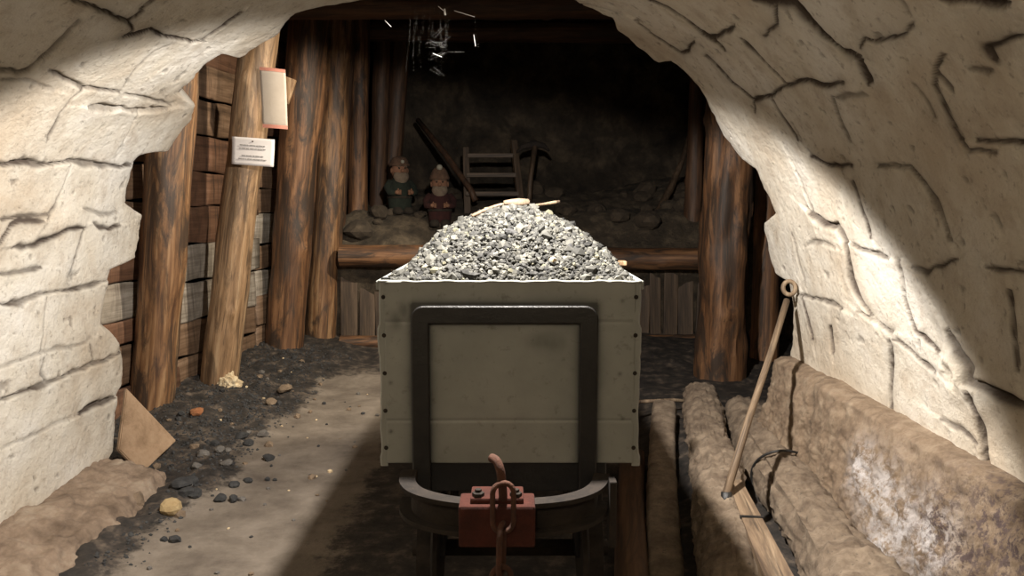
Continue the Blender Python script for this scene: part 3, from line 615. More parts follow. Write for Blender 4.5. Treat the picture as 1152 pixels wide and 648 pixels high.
# gnomes -------------------------------------------------------------
def gnome(loc, s, rz, coat, hat, label, pointed):
    g = thing('gnome_figurine', loc, label, 'gnome', rot=(0, 0, rz))
    def L(name, prof, m, c=(0, 0, 0), seg=24, sx=1, sy=1, par=g, rot=None):
        bm = bmesh.new(); M_ = Matrix.Translation(Vector(c)*s) @ (rot.to_matrix().to_4x4() if rot else Matrix.Identity(4)) @ Matrix.Diagonal((sx, sy, 1, 1))
        add_lathe(bm, [(r*s, z*s) for r, z in prof], seg, M_); return obj(name, bm, m, par, smooth=True)
    L('body', [(.03, 0), (.15, .01), (.16, .10), (.17, .22), (.16, .34), (.12, .44), (.07, .48), (.02, .49)], coat, sy=.85)
    L('belt', [(.10, .19), (.174, .195), (.176, .225), (.10, .23)], M_EYE, sy=.87)
    for sx in (-1, 1):
        L('boot', [(.02, 0), (.07, .005), (.075, .05), (.05, .09), (.02, .10)], M_EYE, c=(.075*sx, -.10, -.02), sy=1.5)
        bm = bmesh.new(); pts = [Vector((.13*sx, 0, .42)), Vector((.19*sx, -.03, .34)), Vector((.18*sx, -.11, .27)), Vector((.12*sx, -.17, .27))]
        add_tube(bm, [p*s for p in pts], [.05*s, .052*s, .045*s, .035*s], 12); arm = obj('arm', bm, coat, g, smooth=True)
        bm = bmesh.new()
        hc = Vector((.10*sx, -.185, .275))
        add_tube(bm, [p*s for p in (Vector((.125*sx, -.165, .27)), hc, hc+Vector((-.02*sx, -.01, .0)))], [.025*s, .032*s, .02*s], 10)
        for k in range(4):
            a = hc+Vector((-.012*sx, -.01, .024-.016*k)); add_tube(bm, [p*s for p in (a, a+Vector((-.025*sx, -.012, 0)), a+Vector((-.04*sx, .004, -.002)))], .0085*s, 6)
        a = hc+Vector((0, 0, .02)); add_tube(bm, [p*s for p in (a, a+Vector((-.01*sx, -.012, .03)))], .009*s, 6)
        obj('hand', bm, M_SKIN, arm, smooth=True)
    bm = bmesh.new(); bmesh.ops.create_icosphere(bm, subdivisions=3, radius=.115*s, matrix=Matrix.Translation((0, 0, .57*s)) @ Matrix.Diagonal((1, .95, 1.12, 1)))
    hd_ = obj('head', bm, M_SKIN, g, smooth=True)
    bm = bmesh.new(); bmesh.ops.create_icosphere(bm, subdivisions=2, radius=.028*s, matrix=Matrix.Translation((0, -.12*s, .565*s)) @ Matrix.Diagonal((1, 1.2, 1, 1)))
    obj('nose', bm, M_SKIN, hd_, smooth=True)
    for sx in (-1, 1):
        bm = bmesh.new(); bmesh.ops.create_icosphere(bm, subdivisions=2, radius=.014*s, matrix=Matrix.Translation((.042*sx*s, -.103*s, .60*s))); obj('eye', bm, M_EYE, hd_, smooth=True)
        bm = bmesh.new(); bmesh.ops.create_icosphere(bm, subdivisions=2, radius=.03*s, matrix=Matrix.Translation((.115*sx*s, 0, .57*s)) @ Matrix.Diagonal((.5, 1, 1.3, 1))); obj('ear', bm, M_SKIN, hd_, smooth=True)
        bm = bmesh.new(); add_tube(bm, [Vector((x_*sx*s, -.108*s, z_*s)) for x_, z_ in ((.02, .625), (.045, .632), (.07, .62))], .009*s, 6); obj('eyebrow', bm, M_BEARD, hd_, smooth=True)
    bm = bmesh.new(); bmesh.ops.create_icosphere(bm, subdivisions=3, radius=.1*s)
    for v in bm.verts:
        z_ = v.co.z/s; k = 1-.45*max(0, -z_/.1)
        v.co = Vector((v.co.x*1.12*k, v.co.y*.62-.065*s, v.co.z*1.25+.475*s))
        if v.co.z > .54*s: v.co.z = .54*s+(v.co.z-.54*s)*.3; v.co.y *= .85
    obj('beard', bm, M_BEARD, hd_, smooth=True)
    if pointed: h = L('hat', [(.135, .63), (.14, .66), (.125, .70), (.10, .76), (.065, .80), (.02, .82)], hat)
    else: h = L('hat', [(.14, .63), (.145, .655), (.125, .67), (.12, .70), (.09, .745), (.03, .765)], hat)
    bm = bmesh.new(); bmesh.ops.create_icosphere(bm, subdivisions=3, radius=(.042 if pointed else .026)*s, matrix=Matrix.Translation((0, (-.075 if pointed else -.125)*s, (.80 if pointed else .685)*s)))
    obj('lamp', bm, M_LAMPG, h, smooth=True)
    return g
pa = P(450, 236, Y=8.45); pb = P(495, 247, Y=8.2)
gnome(Vector((pa.x, pa.y, bz(pa.x, pa.y)-.02)), (P(450, 174, Y=8.45).z-bz(pa.x, pa.y))/.76, .5, M_GREEN, M_BRC, 'garden gnome in a green coat and miner hat, the left one, turned sideways', False)
g2 = gnome(Vector((pb.x, pb.y, bz(pb.x, pb.y)-.02)), (P(495, 184, Y=8.2).z-bz(pb.x, pb.y))/.83, .1, M_REDC, M_BRC, 'garden gnome with long pale beard, red coat and round lamp on its hat, facing forward', True)

# ------------------------------------------------------------------ mine cart
YC = 2.4
xl, xr = P(429, 400, Y=YC).x, P(718, 400, Y=YC).x; zt, zbm = P(576, 316, Y=YC).z, P(576, 520, Y=YC).z
CW = xr-xl; XM = (xl+xr)/2; CL = 1.5; CH = zt-zbm
cart = thing('mine_cart', (XM, YC, 0), 'grey-green steel mine cart heaped with crushed ore, red coupling block and chain in front', 'mine cart')
def cl(px, py, Y=YC): p = P(px, py, Y=Y); return Vector((p.x-XM, p.y-YC, p.z))
# body tub: front panel with dense grid for soot mask
nx, nz = 150, 110
gx = np.linspace(-CW/2+.012, CW/2-.012, nx); gz = np.linspace(zbm, zt, nz); GX, GZ = np.meshgrid(gx, gz, indexing='ij')
fx0, fx1 = cl(463, 350).x, cl(672, 350).x; ftop = cl(576, 343).z; fw = cl(483, 350).x-fx0
q = np.stack([GX.ravel(), GX.ravel()*0, GZ.ravel()], 1)
Yf = .0025*fbm(q, 8, 3, 5)
for sx_ in (362, 472):                                    # plate seams
    zz = cl(576, sx_).z; Yf += .004*np.exp(-((GZ.ravel()-zz)/.0035)**2)
def bandd(x, z):
    d1 = np.where(z < ftop+.0, np.minimum(np.abs(x-(fx0+fw/2)), np.abs(x-(fx1-fw/2))), 9)
    d2 = np.where((x > fx0) & (x < fx1), np.abs(z-(ftop-fw*.4)), 9)
    d3 = np.hypot(np.maximum(np.maximum(fx0-x, x-fx1), 0), np.maximum(z-ftop, 0))+fw/2; d3 = np.where(d3 > fw/2+1e-6, d3, 9)
    return np.minimum(np.minimum(d1, d2), d3)
bd = bandd(GX.ravel(), GZ.ravel()); nn_ = fbm(q, 10, 4, 6)
soot = .85*np.exp(-np.maximum(bd-fw*.5, 0)/(.012+.006*nn_))
c = cl(612, 383); soot = np.maximum(soot, .9*np.exp(-(((GX.ravel()-c.x)/.05)**2+((GZ.ravel()-c.z)/.03)**2))*(1+1.2*nn_))
for (px_, py_) in ((446, 360), (455, 350)):
    c = cl(px_, py_); soot = np.maximum(soot, .5*np.exp(-(((GX.ravel()-c.x)/.02)**2+((GZ.ravel()-c.z)/.03)**2)))
for px_, py_ in ((700, 338), (697, 420), (440, 430), (440, 485), (700, 470)):
    c = cl(px_, py_); soot = np.maximum(soot, .6*np.exp(-(((GX.ravel()-c.x)**2+(GZ.ravel()-c.z)**2)/.006**2)))
soot = np.clip(soot, 0, 1)
front = mesh_np('front_plate', np.stack([GX.ravel(), Yf, GZ.ravel()], 1), gridfaces(nx, nz), M_PAINT, cart, attrs={'soot': soot})
sol = front.modifiers.new('thick', 'SOLIDIFY'); sol.thickness = .008; sol.offset = -1
bm = bmesh.new(); add_box(bm, (-CW/2+.006, CL/2, (zt+zbm)/2), (.010, CL, CH)); add_box(bm, (CW/2-.006, CL/2, (zt+zbm)/2), (.010, CL, CH)); add_box(bm, (0, CL, (zt+zbm)/2), (CW, .01, CH)); add_box(bm, (0, CL/2, zbm+.005), (CW-.03, CL, .01))
for s_ in (-1, 1): add_box(bm, (s_*(CW/2+.004), CL/2, zt-.014), (.02, CL, .028), bev=.004)
add_box(bm, (0, CL+.004, zt-.014), (CW, .02, .028), bev=.004)
obj('tub', bm, M_PAINT, cart)
# corner angle strips with bent edges and rivets
for s_ in (-1, 1):
    n = 40; prof = [(-.020, -.003), (-.020, -.007), (.0, -.008), (.005, -.003), (.005, .03), (.001, .03)]
    bm = bmesh.new(); R_ = []
    for i in range(n+1):
        t = i/n; z_ = zbm-.01+(CH+.008)*t; w = .0016*math.sin(t*13+s_)+.001*math.sin(t*37)
        cut = .004*(math.sin(t*9+1.7) > .8)
        R_.append([bm.verts.new((s_*(CW/2+x_+w*(x_ > -.01)+cut), y_+w*.4, z_)) for x_, y_ in prof])
    for i in range(n):
        for j in range(5): bm.faces.new((R_[i][j], R_[i][j+1], R_[i+1][j+1], R_[i+1][j]))
    st = obj('corner_strip', bm, M_PAINT, cart, smooth=False); st.modifiers.new('t', 'SOLIDIFY').thickness = .002
    for z_ in np.linspace(zbm+.05, zt-.05, 5):
        bm = bmesh.new(); bmesh.ops.create_uvsphere(bm, u_segments=12, v_segments=8, radius=.007, matrix=Matrix.Translation((s_*(CW/2-.011), -.008, z_)) @ Matrix.Diagonal((1, .5, 1, 1))); obj('rivet', bm, M_STEEL, st, smooth=True)
# front rim lip
bm = bmesh.new(); pts = [Vector((-CW/2-.006+(CW+.012)*t, -.006+.002*math.sin(t*23), zt-.002+.0012*math.sin(t*31)+.0008*math.sin(t*77))) for t in np.linspace(0, 1, 60)]
add_tube(bm, pts, .0045, 8); obj('rim', bm, M_PAINT, cart, smooth=True)
# black strap bent in a rounded arch
def strap(fx0, fx1, top, bot, w, d, rad=.04):
    def path(ins):
        x0, x1, tp, r = fx0+ins, fx1-ins, top-ins, max(rad-ins, .006); out = [(x0, bot)]
        for a in np.linspace(PI, PI/2, 9): out.append((x0+r+r*math.cos(a), tp-r+r*math.sin(a)))
        for a in np.linspace(PI/2, 0, 9): out.append((x1-r+r*math.cos(a), tp-r+r*math.sin(a)))
        out.append((x1, bot)); return out
    bm = bmesh.new(); O, I = path(0), path(w)
    rows = [[(x_, y_, z_) for x_, z_ in pth] for pth, y_ in ((O, .004), (O, -d+.003), (path(.004), -d), (path(w-.004), -d), (I, -d+.003), (I, .004))]
    R_ = [[bm.verts.new(p) for p in r] for r in rows]
    for j in range(6):
        for i in range(len(O)-1): bm.faces.new((R_[j][i], R_[j][i+1], R_[(j+1) % 6][i+1], R_[(j+1) % 6][i]))
    bm.faces.new([r[0] for r in R_]); bm.faces.new([r[-1] for r in R_][::-1]); return bm
obj('black_strap', strap(fx0, fx1, ftop, cl(576, 560).z, fw, .03), M_BLACK, cart, smooth=False)
# chassis under the tub, wheels, axles
zc0 = cl(576, 556).z
bm = bmesh.new()
for s_ in (-1, 1): add_box(bm, (s_*.27, CL/2+.02, zc0-.0), (.06, CL+.0, .12), bev=.006)
add_box(bm, (0, .03, zbm-.05), (.62, .04, .10), bev=.006); add_box(bm, (0, CL-.03, zbm-.05), (.6, .04, .08), bev=.006)
obj('chassis', bm, M_BLACK, cart)
wheels = []
for y_ in (.35, CL-.35):
    bm = bmesh.new(); add_tube(bm, [(-.36, y_, .235), (.36, y_, .235)], .03, 14); ax = obj('axle', bm, M_STEEL, cart, smooth=True)
    for s_ in (-1, 1):
        bm = bmesh.new(); add_box(bm, (s_*.27, y_, .34), (.07, .12, .24), bev=.01); obj('axle_box', bm, M_BLACK, cart)
        bm = bmesh.new(); M_ = Matrix.Translation((s_*.30, y_, .235)) @ Matrix.Rotation(s_*PI/2, 4, 'Y')
        add_lathe(bm, [(.03, -.045), (.185, -.045), (.19, -.03), (.165, -.02), (.155, .03), (.13, .03), (.12, .0), (.06, .0), (.055, .04), (.02, .042)], 36, M_)
        obj('wheel', bm, M_STEEL, cart, smooth=False)
# buffer: channel iron, upper and lower flange curved back at its ends
def buf(pxs, Yoff):
    out = []
    for (px_, py_, y_) in pxs: out.append(cl(px_, py_, y_))
    return out
YB = 2.18
up_ = [(452, 528, 2.36), (449, 541, 2.30), (458, 552, 2.24), (480, 560, 2.20), (515, 566, YB), (560, 568, YB-.005), (603, 567, YB), (640, 563, YB+.01), (668, 555, 2.23), (682, 545, 2.29), (686, 533, 2.36)]
bx_pts = buf(up_, 0)
def smoothp(pts, k=6):
    a = np.array([list(p) for p in pts]); return [Vector(p) for p in catmull(a, k)]
sm = smoothp(bx_pts)
HB = abs(cl(560, 568, YB).z-cl(560, 606, YB).z)
def channel(pts, h, depth, th):
    bm = bmesh.new(); R_ = []
    for i, p in enumerate(pts):
        a, b = pts[max(i-1, 0)], pts[min(i+1, len(pts)-1)]; T = (b-a); T.z = 0; T.normalize(); nrm = Vector((T.y, -T.x, 0))   # towards the viewer
        o_ = p
        sec = [(0, 0), (0, -th), (-depth+th, -th), (-depth+th, -h+th), (0, -h+th), (0, -h), (-depth, -h), (-depth, 0)]
        R_.append([bm.verts.new(o_+nrm*u_+Vector((0, 0, w_))) for u_, w_ in sec])
    for i in range(len(pts)-1):
        for j in range(8): bm.faces.new((R_[i][j], R_[i][(j+1) % 8], R_[i+1][(j+1) % 8], R_[i+1][j]))
    bm.faces.new(R_[0]); bm.faces.new(R_[-1][::-1]); return bm
obj('buffer', channel(sm, HB, .05, .014), M_STEEL, cart)
bm = bmesh.new(); a_, b_ = cl(687, 548, 2.3), cl(690, 604, 2.3); add_box(bm, ((a_+b_)/2), (.022, .05, abs(a_.z-b_.z)+.05), bev=.004); obj('side_bracket', bm, M_STEEL, cart)
# red block
c0, c1 = cl(516, 567, YB-.02), cl(602, 613, YB-.02)
bm = bmesh.new(); ctr = (c0+c1)/2
add_box(bm, (ctr.x, ctr.y+.035, ctr.z), (c1.x-c0.x, .11, c0.z-c1.z), bev=.008)
add_box(bm, (ctr.x, ctr.y+.05, c0.z+.008), ((c1.x-c0.x)*.7, .10, .018), bev=.006)
rb = obj('coupling_block', bm, M_REDP, cart); rb['label'] = 'red painted coupling block'
for s_ in (-1, 1):
    bm = bmesh.new(); add_lathe(bm, [(.016, 0), (.018, .004), (.018, .012), (.010, .015), (.010, .022)], 6, Matrix.Translation((ctr.x+s_*.055, ctr.y+.02, c0.z+.015))); obj('bolt', bm, M_STEEL, rb)
# hook
hk = [cl(x_, y_, d_) for x_, y_, d_ in ((566, 575, 2.2), (566, 560, 2.17), (565, 545, 2.15), (563, 530, 2.14), (559, 519, 2.15), (553, 515, 2.17))]
bm = bmesh.new(); add_tube(bm, smoothp(hk, 5), [.013]*(5*5+1), 12); obj('hook', bm, M_RUST, cart, smooth=True)
def chain_link(c, half_h, half_w, r, rz, tilt=0):
    bm = bmesh.new(); pts = []
    st = half_h-half_w
    for a in np.linspace(0, PI, 10): pts.append(Vector((half_w*math.cos(a), 0, st+half_w*math.sin(a))))
    for a in np.linspace(PI, 2*PI, 10): pts.append(Vector((half_w*math.cos(a), 0, -st+half_w*math.sin(a))))
    R3 = Matrix.Rotation(tilt, 3, 'Y') @ Matrix.Rotation(rz, 3, 'Z')
    add_tube(bm, [c+R3@p for p in pts], r, 12, closed=True); return bm
kx = 2.4*.0+YB/F
obj('chain_link', chain_link(cl(566, 571, 2.125), 29*kx, 12*kx, .008, .15), M_RUST, cart, smooth=True)
obj('chain_link', chain_link(cl(564, 618, 2.115), 30*kx, 11*kx, .0085, 1.35, .03), M_RUST, cart, smooth=True)
obj('chain_link', chain_link(cl(564, 664, 2.115), 28*kx, 11*kx, .0085, .2, .0), M_RUST, cart, smooth=True)
obj('chain_link', chain_link(cl(565, 708, 2.115), 28*kx, 11*kx, .0085, 1.4, .0), M_RUST, cart, smooth=True)

# ------------------------------------------------------------------ ore heap
def heap_z(x, y):
    x = np.asarray(x, float); y = np.asarray(y, float)
    u = np.clip(np.abs(x-.01)/(CW/2-.008), 0, 1); v = (y-YC-.82)/.82
    h = (1-.66*(np.sqrt(u*u+.01)-.10))*(1-u**7)*(1-np.abs(v)**1.9)
    h = np.clip(h, 0, 1)
    q = np.stack([x.ravel(), y.ravel(), x.ravel()*0], 1)
    return zt-.012+.245*h.ravel()*(1-.13*np.clip(x.ravel()/.4, -1, 1)*0)+.012*fbm(q, 9, 4, 95)*(h.ravel()**.5)
nx, ny = 110, 170
gx = np.linspace(-CW/2+.012, CW/2-.012, nx); gy = np.linspace(YC+.01, YC+CL-.02, ny); GX, GY = np.meshgrid(gx, gy, indexing='ij')
hz = heap_z(GX, GY)-.004
Vs = [np.stack([GX.ravel()+XM, GY.ravel(), hz], 1)]; Fs = gridfaces(nx, ny, True).tolist(); tone = [np.full(nx*ny, .12)]
bmr = bmesh.new(); bmesh.ops.create_icosphere(bmr, subdivisions=1, radius=1)
ico = np.array([v.co[:] for v in bmr.verts]); icf = np.array([[v.index for v in f.verts] for f in bmr.faces]); bmr.free()
NST = 9000; off = nx*ny
xs = RNG.uniform(-CW/2+.01, CW/2-.01, NST); ys = YC+.012+(CL-.04)*RNG.uniform(0, 1, NST)**1.25; zs = heap_z(xs, ys)
FS = [np.array(Fs)]
tris = []
for i in range(NST):
    r = .0045+.0085*RNG.random()**2.2
    if RNG.random() < .07: r *= 1.8
    v = ico*(1+RNG.uniform(-.28, .22, (len(ico), 1)))
    a, b, c_ = RNG.uniform(0, 6.28, 3); ca, sa = math.cos(a), math.sin(a); cb, sb = math.cos(b), math.sin(b)
    R_ = np.array([[ca, -sa, 0], [sa, ca, 0], [0, 0, 1]]) @ np.array([[cb, 0, sb], [0, 1, 0], [-sb, 0, cb]])
    v = (v*RNG.uniform(.65, 1.25, (1, 3))) @ R_.T * r
    Vs.append(v+np.array([xs[i]+XM, ys[i], zs[i]+r*.35])); tris.append(icf+off); off += len(ico)
    tt = RNG.random(); tt = .95 if tt > .965 else (.05+.15*RNG.random() if tt < .2 else .3+.55*RNG.random()); tone.append(np.full(len(ico), tt))
V = np.concatenate(Vs); Fl = Fs+np.concatenate(tris).tolist()
heap = mesh_np('ore_heap', V, Fl, M_GRAVEL, None, smooth=False, attrs={'tone': np.concatenate(tone)})
tag(heap, 'pale grey crushed ore heaped in the mine cart', 'gravel', kind='stuff')
def hz1(x, y): return float(heap_z(np.array([x-XM]), np.array([y]))[0])
def heap_at(px, py):
    for y in np.linspace(YC+.03, YC+1.2, 300):
        p = P(px, py, Y=y)
        if p.z < hz1(p.x, y): return p
    return P(px, py, Y=YC+.8)
for i, (px, py, r, m, lab) in enumerate(((574, 264, .022, M_STONE_K, 'black angular lump in the middle of the ore heap'), (593, 258, .016, M_STONE_G, 'grey lump right beside the black one on the ore heap'),
        (557, 262, .015, M_STONE_K, 'small dark lump left of the black one on the ore heap'), (573, 246, .013, M_STONE_K, 'small dark stone just under the pick on the heap'),
        (568, 281, .014, M_STONE_K, 'dark stone low in the middle of the heap'), (641, 279, .014, M_STONE_K, 'dark stone on the right slope of the heap'),
        (622, 296, .016, M_FUNGUS, 'pale stone at the lower right middle of the heap'), (478, 303, .012, M_FUNGUS, 'pale stone near the left rim corner of the heap'),
        (612, 250, .013, M_STONE_G, 'grey stone on the upper right shoulder of the heap'))):
    p = heap_at(px, py)
    tag(obj('ore_lump', rock_verts(r, 40+i, .85), m, None, loc=p+Vector((0, -.004, r*.3)), rot=(.3*i, .2, i)), lab, 'stone', 'larger lumps on the ore heap')
# chip of wood at right of the heap
p = heap_at(700, 298); bm = bmesh.new(); add_box(bm, (0, 0, 0), (.03, .06, .018), bev=.004)
tag(obj('wood_chip', bm, M_POSTP, None, loc=(p.x, p.y, p.z+.008)), 'pale wood chip on the right rim of the ore heap', 'wood chip')
# small hammer pick lying on top
yk = 3.13
def onheap(p, r=.012): return Vector((p.x, p.y, max(p.z, hz1(p.x, p.y)+r)))
a, b = onheap(P(531, 243, Y=yk-.1)), onheap(P(629, 227, Y=yk+.12)); hk_ = [onheap(a.lerp(b, t), .016) for t in (.33, .66)]; hp = thing('hand_pick', a, 'short miner pick with pale wooden handle lying across the top of the ore heap', 'pick')
mid = a.lerp(b, .45); 
zoff = max(0, hz1(a.x, a.y)+.008-a.z); 
bm = bmesh.new(); add_tube(bm, smoothp([Vector((0, 0, 0)), hk_[0]-a, hk_[1]-a, b-a], 5), [.0065+.001*math.sin(i) for i in range(16)], 10); obj('handle', bm, M_RODW, hp, smooth=True)
bm = bmesh.new(); q0, q1 = onheap(P(567, 234, Y=yk-.03), .02)-a, onheap(P(594, 233, Y=yk+.02), .022)-a
add_tube(bm, [q0, q0.lerp(q1, .3), q0.lerp(q1, .62), q1], [.009, .015, .0185, .016], 10); obj('head', bm, M_STEEL, hp, smooth=True).data.materials[0] = M_STONE_B
a, b = onheap(P(526, 252, Y=3.0), .004), onheap(P(540, 241, Y=3.1), .005)
pole('twig', [a, a.lerp(b, .5)+Vector((0, 0, .004)), b], [.004, .005, .004], M_RODW, 'thin pale twig on the left shoulder of the ore heap', 'twig', 8)

# ------------------------------------------------------------------ logs and beams on the right
def floorlog(a, Ya, b, Yb, r0, r1, m, seed, label, name='fallen_log', cat='log', ext=.5, **k):
    pa_, pb_ = P(*a, Y=Ya), P(*b, Y=Yb); pb_ = pb_+(pb_-pa_).normalized()*ext
    return tag(log_mesh(name, pb_, pa_, r1, r0, m, seed=seed, **k), label, cat)
floorlog((790, 446), 4.95, (822, 668), 2.50, .112, .115, M_DIRTLOG, 41, 'mud-caked log on the right, the one nearer the cart, with a rounded far end', rough=.16, seg=64, step=.016, grit=.018)
floorlog((838, 470), 4.75, (962, 664), 2.50, .125, .15, M_DIRTLOG, 42, 'thick mud-caked log beside the concrete footing with a black wire round it', rough=.14, bend=.004, seg=72, step=.016, grit=.02)
floorlog((748, 462), 4.9, (750, 700), 2.75, .075, .075, M_DIRTLOG, 43, 'dark squared beam lying between the cart and the first log', 'timber_beam', 'beam', square=.6, rough=.05, knots=0, step=.02, grit=.008)
floorlog((709, 516), 4.3, (716, 690), 2.75, .07, .07, M_POSTD, 44, 'brown squared sleeper beam close beside the cart wheels', 'timber_beam', 'beam', square=.7, rough=.05, knots=0)
# plank wedged between logs
p0, p1 = P(826, 545, Y=3.25), P(884, 672, Y=2.25); e, L = orient(p0, p1)
wp = thing('wedged_plank', p0, 'worn plank wedged between the two mud-caked logs under the iron rod', 'plank', rot=e)
bm = bmesh.new(); n = 16; R_ = []
for i in range(n+1):
    t = i/n; w = .03+.018*t; h = .022; wob = .004*math.sin(i*1.7)
    R_.append([bm.verts.new(v) for v in ((-w+wob, -h, t*L), (w+wob, -h*.8, t*L), (w, h, t*L), (-w, h*.9, t*L))])
for i in range(n):
    for j in range(4): bm.faces.new((R_[i][j], R_[i][(j+1) % 4], R_[i+1][(j+1) % 4], R_[i+1][j]))
bm.faces.new(R_[0]); bm.faces.new(R_[-1][::-1]); obj('board', bm, M_RODW, wp)
bm = bmesh.new(); add_box(bm, (0, 0, L*.42), (.088, .052, .014), bev=.002); obj('band', bm, M_BLACK, wp)
# wire round the thick log
c = P(858, 545, Y=3.62); ax = (P(838, 470, Y=4.75)-P(962, 664, Y=2.5)).normalized()
la, lb = P(838, 470, Y=4.75), P(962, 664, Y=2.5); t_ = .50; cc_ = la.lerp(lb, t_)
u_ = ax.orthogonal().normalized(); v_ = ax.cross(u_); bm = bmesh.new(); add_tube(bm, [(u_*math.cos(a_)+v_*math.sin(a_))*.146+ax*.03*math.sin(a_*2) for a_ in np.linspace(0, 2*PI, 40, endpoint=False)], .006, 8, closed=True)
tag(obj('wire_band', bm, M_BLACK, None, smooth=True, loc=cc_), 'black wire looped round the thick log beside the footing', 'wire')
# stick behind the first log
pole('thin_stick', [P(716, 452, Y=5.0), P(758, 450, Y=5.1), P(776, 452, Y=5.15)], .012, M_RODW, 'thin pale stick lying across the far ends of the beams', 'stick')
# iron rod with ring
p0, p1 = P(817, 556, Y=3.05), P(885, 338, Y=3.95); base = p0
rod = thing('ring_rod', p0, 'long rusty rod with ringed top leaning from the logs against the right wall', 'rod')
bm = bmesh.new(); pts = [Vector((0, 0, 0)), (p1-p0)*.35+Vector((.004, 0, 0)), (p1-p0)*.7+Vector((-.003, 0, 0)), p1-p0]; e, L = orient(Vector((0, 0, 0)), p1-p0)
add_tube(bm, [(0, 0, 0), (.004, 0, L*.35), (-.003, .002, L*.7), (0, 0, L)], [.017, .016, .0155, .016], 10); obj('shaft', bm, M_RODW, rod, smooth=True, rot=e)
bm = bmesh.new(); rc = P(888, 324, Y=3.95)-p0; add_tube(bm, [rc+Vector((.032*math.cos(a_), .006*math.sin(a_), .034*math.sin(a_))) for a_ in np.linspace(0, 2*PI, 26, endpoint=False)], .0115, 10, closed=True)
obj('ring', bm, M_RODW, rod, smooth=True)
bm = bmesh.new(); add_tube(bm, [Vector((0, 0, .01)), Vector((.0, -.01, -.03)), Vector((-.02, -.02, -.05))], [.022, .026, .015], 8); obj('clamp', bm, M_BLACK, rod, smooth=True)

# ------------------------------------------------------------------ things on the left
# leaning board
q4 = [(141, 437, 4.32), (197, 496, 4.50), (158, 533, 4.14), (132, 506, 4.11)]
pts = [P(x_, y_, Y=d_) for x_, y_, d_ in q4]; nrm = (pts[1]-pts[0]).cross(pts[3]-pts[0]).normalized()*.012
c = pts[0]; bm = bmesh.new(); A_ = [bm.verts.new(p-c+nrm) for p in pts]; B_ = [bm.verts.new(p-c-nrm) for p in pts]
bm.faces.new(A_); bm.faces.new(B_[::-1])
for i in range(4): bm.faces.new((A_[i], A_[(i+1) % 4], B_[(i+1) % 4], B_[i]))
bmesh.ops.bevel(bm, geom=list(bm.edges), offset=.005, segments=2, affect='EDGES')
tag(obj('leaning_board', bm, M_LEAN, None, loc=c), 'square brown board leaning against the end of the left white wall', 'board')
def stone(px, py, r, m, seed, lab, name='stone', Z=.06, flat=.8, grp=None, cat='stone', sub=2):
    p = P(px, py, Z=Z); o = obj(name, rock_verts(r, seed, flat, sub), m, None, loc=(p.x, p.y, fz(p.x, p.y)+r*flat*.55), rot=(0, 0, seed))
    return tag(o, lab, cat, grp)
stone(192, 568, .062, M_STONE_Y, 3, 'yellow ochre stone on the black coal dirt in front of the leaning board')
stone(204, 545, .055, M_STONE_K, 4, 'glossy dark slate lump just above the yellow stone', flat=.6)
stone(222, 468, .045, M_STONE_O, 5, 'small orange stone near the foot of the pale post')
stone(150, 560, .06, M_STONE_B, 6, 'brown lump at the end of the kerb on the left', flat=.7)
stone(133, 545, .05, M_STONE_B, 7, 'brown lump under the leaning board', flat=.7)
stone(320, 440, .07, M_STONE_B, 8, 'brown rock on the dirt at the foot of the close-set posts', flat=.6)
stone(305, 452, .05, M_STONE_B, 9, 'smaller brown rock left of the rock at the close-set posts', flat=.6)
stone(262, 552, .03, M_STONE_K, 10, 'black coal piece at the edge of the path')
# cream crust at the foot of the pale post
p = P(256, 434, Y=6.0); bm = bmesh.new(); bmesh.ops.create_icosphere(bm, subdivisions=4, radius=1)
vv = np.array([v.co[:] for v in bm.verts]); dd = fbm(vv, 3.2, 4, 15)
for v, d_ in zip(bm.verts, dd): v.co = v.co*(1+.55*d_); v.co = Vector((v.co.x*.10, v.co.y*.06, v.co.z*.095))
tag(obj('fungus_crust', bm, M_FUNGUS, None, smooth=False, loc=p), 'cream coloured crusty growth on the foot of the pale post', 'fungus')
p = P(322, 398, Y=7.1); bm = bmesh.new(); bmesh.ops.create_icosphere(bm, subdivisions=3, radius=1)
# scattered debris
small = []
for i in range(150):
    x_ = rg.uniform(-2.5, -1.25) if rg.random() < .85 else rg.uniform(-1.25, -.9); y_ = rg.uniform(3.0, 7.0)
    if x_ < -1.72 and y_ < 4.2: continue
    if x_ < -2.35+.15*(y_-5): continue
    r = .008+.026*rg.random()**2
    o = obj('debris_stone', rock_verts(r, 500+i, .75, 1), rg.choice([M_STONE_K, M_STONE_K, M_STONE_G, M_STONE_B, M_FUNGUS if r < .016 else M_STONE_B]), None, loc=(x_, y_, fz(x_, y_)+r*.3), rot=(0, 0, i))
    tag(o, 'small loose stone scattered in the coal dirt left of the cart', 'stone', 'small stones in the coal dirt')
for i in range(26):
    x_, y_ = rg.uniform(-1.85, -1.4), rg.uniform(3.7, 4.9)
    if x_ < -1.72 and y_ < 4.15: continue
    r = rg.uniform(.022, .05); o = obj('coal_lump', rock_verts(r, 800+i, .7, 2), M_STONE_K if i % 3 else M_STONE_G, None, loc=(x_, y_, fz(x_, y_)+r*.3), rot=(0, 0, i*1.3))
    tag(o, 'dark angular lump in the coal dirt near the kerb end and leaning board', 'coal', 'coal lumps near the kerb end')
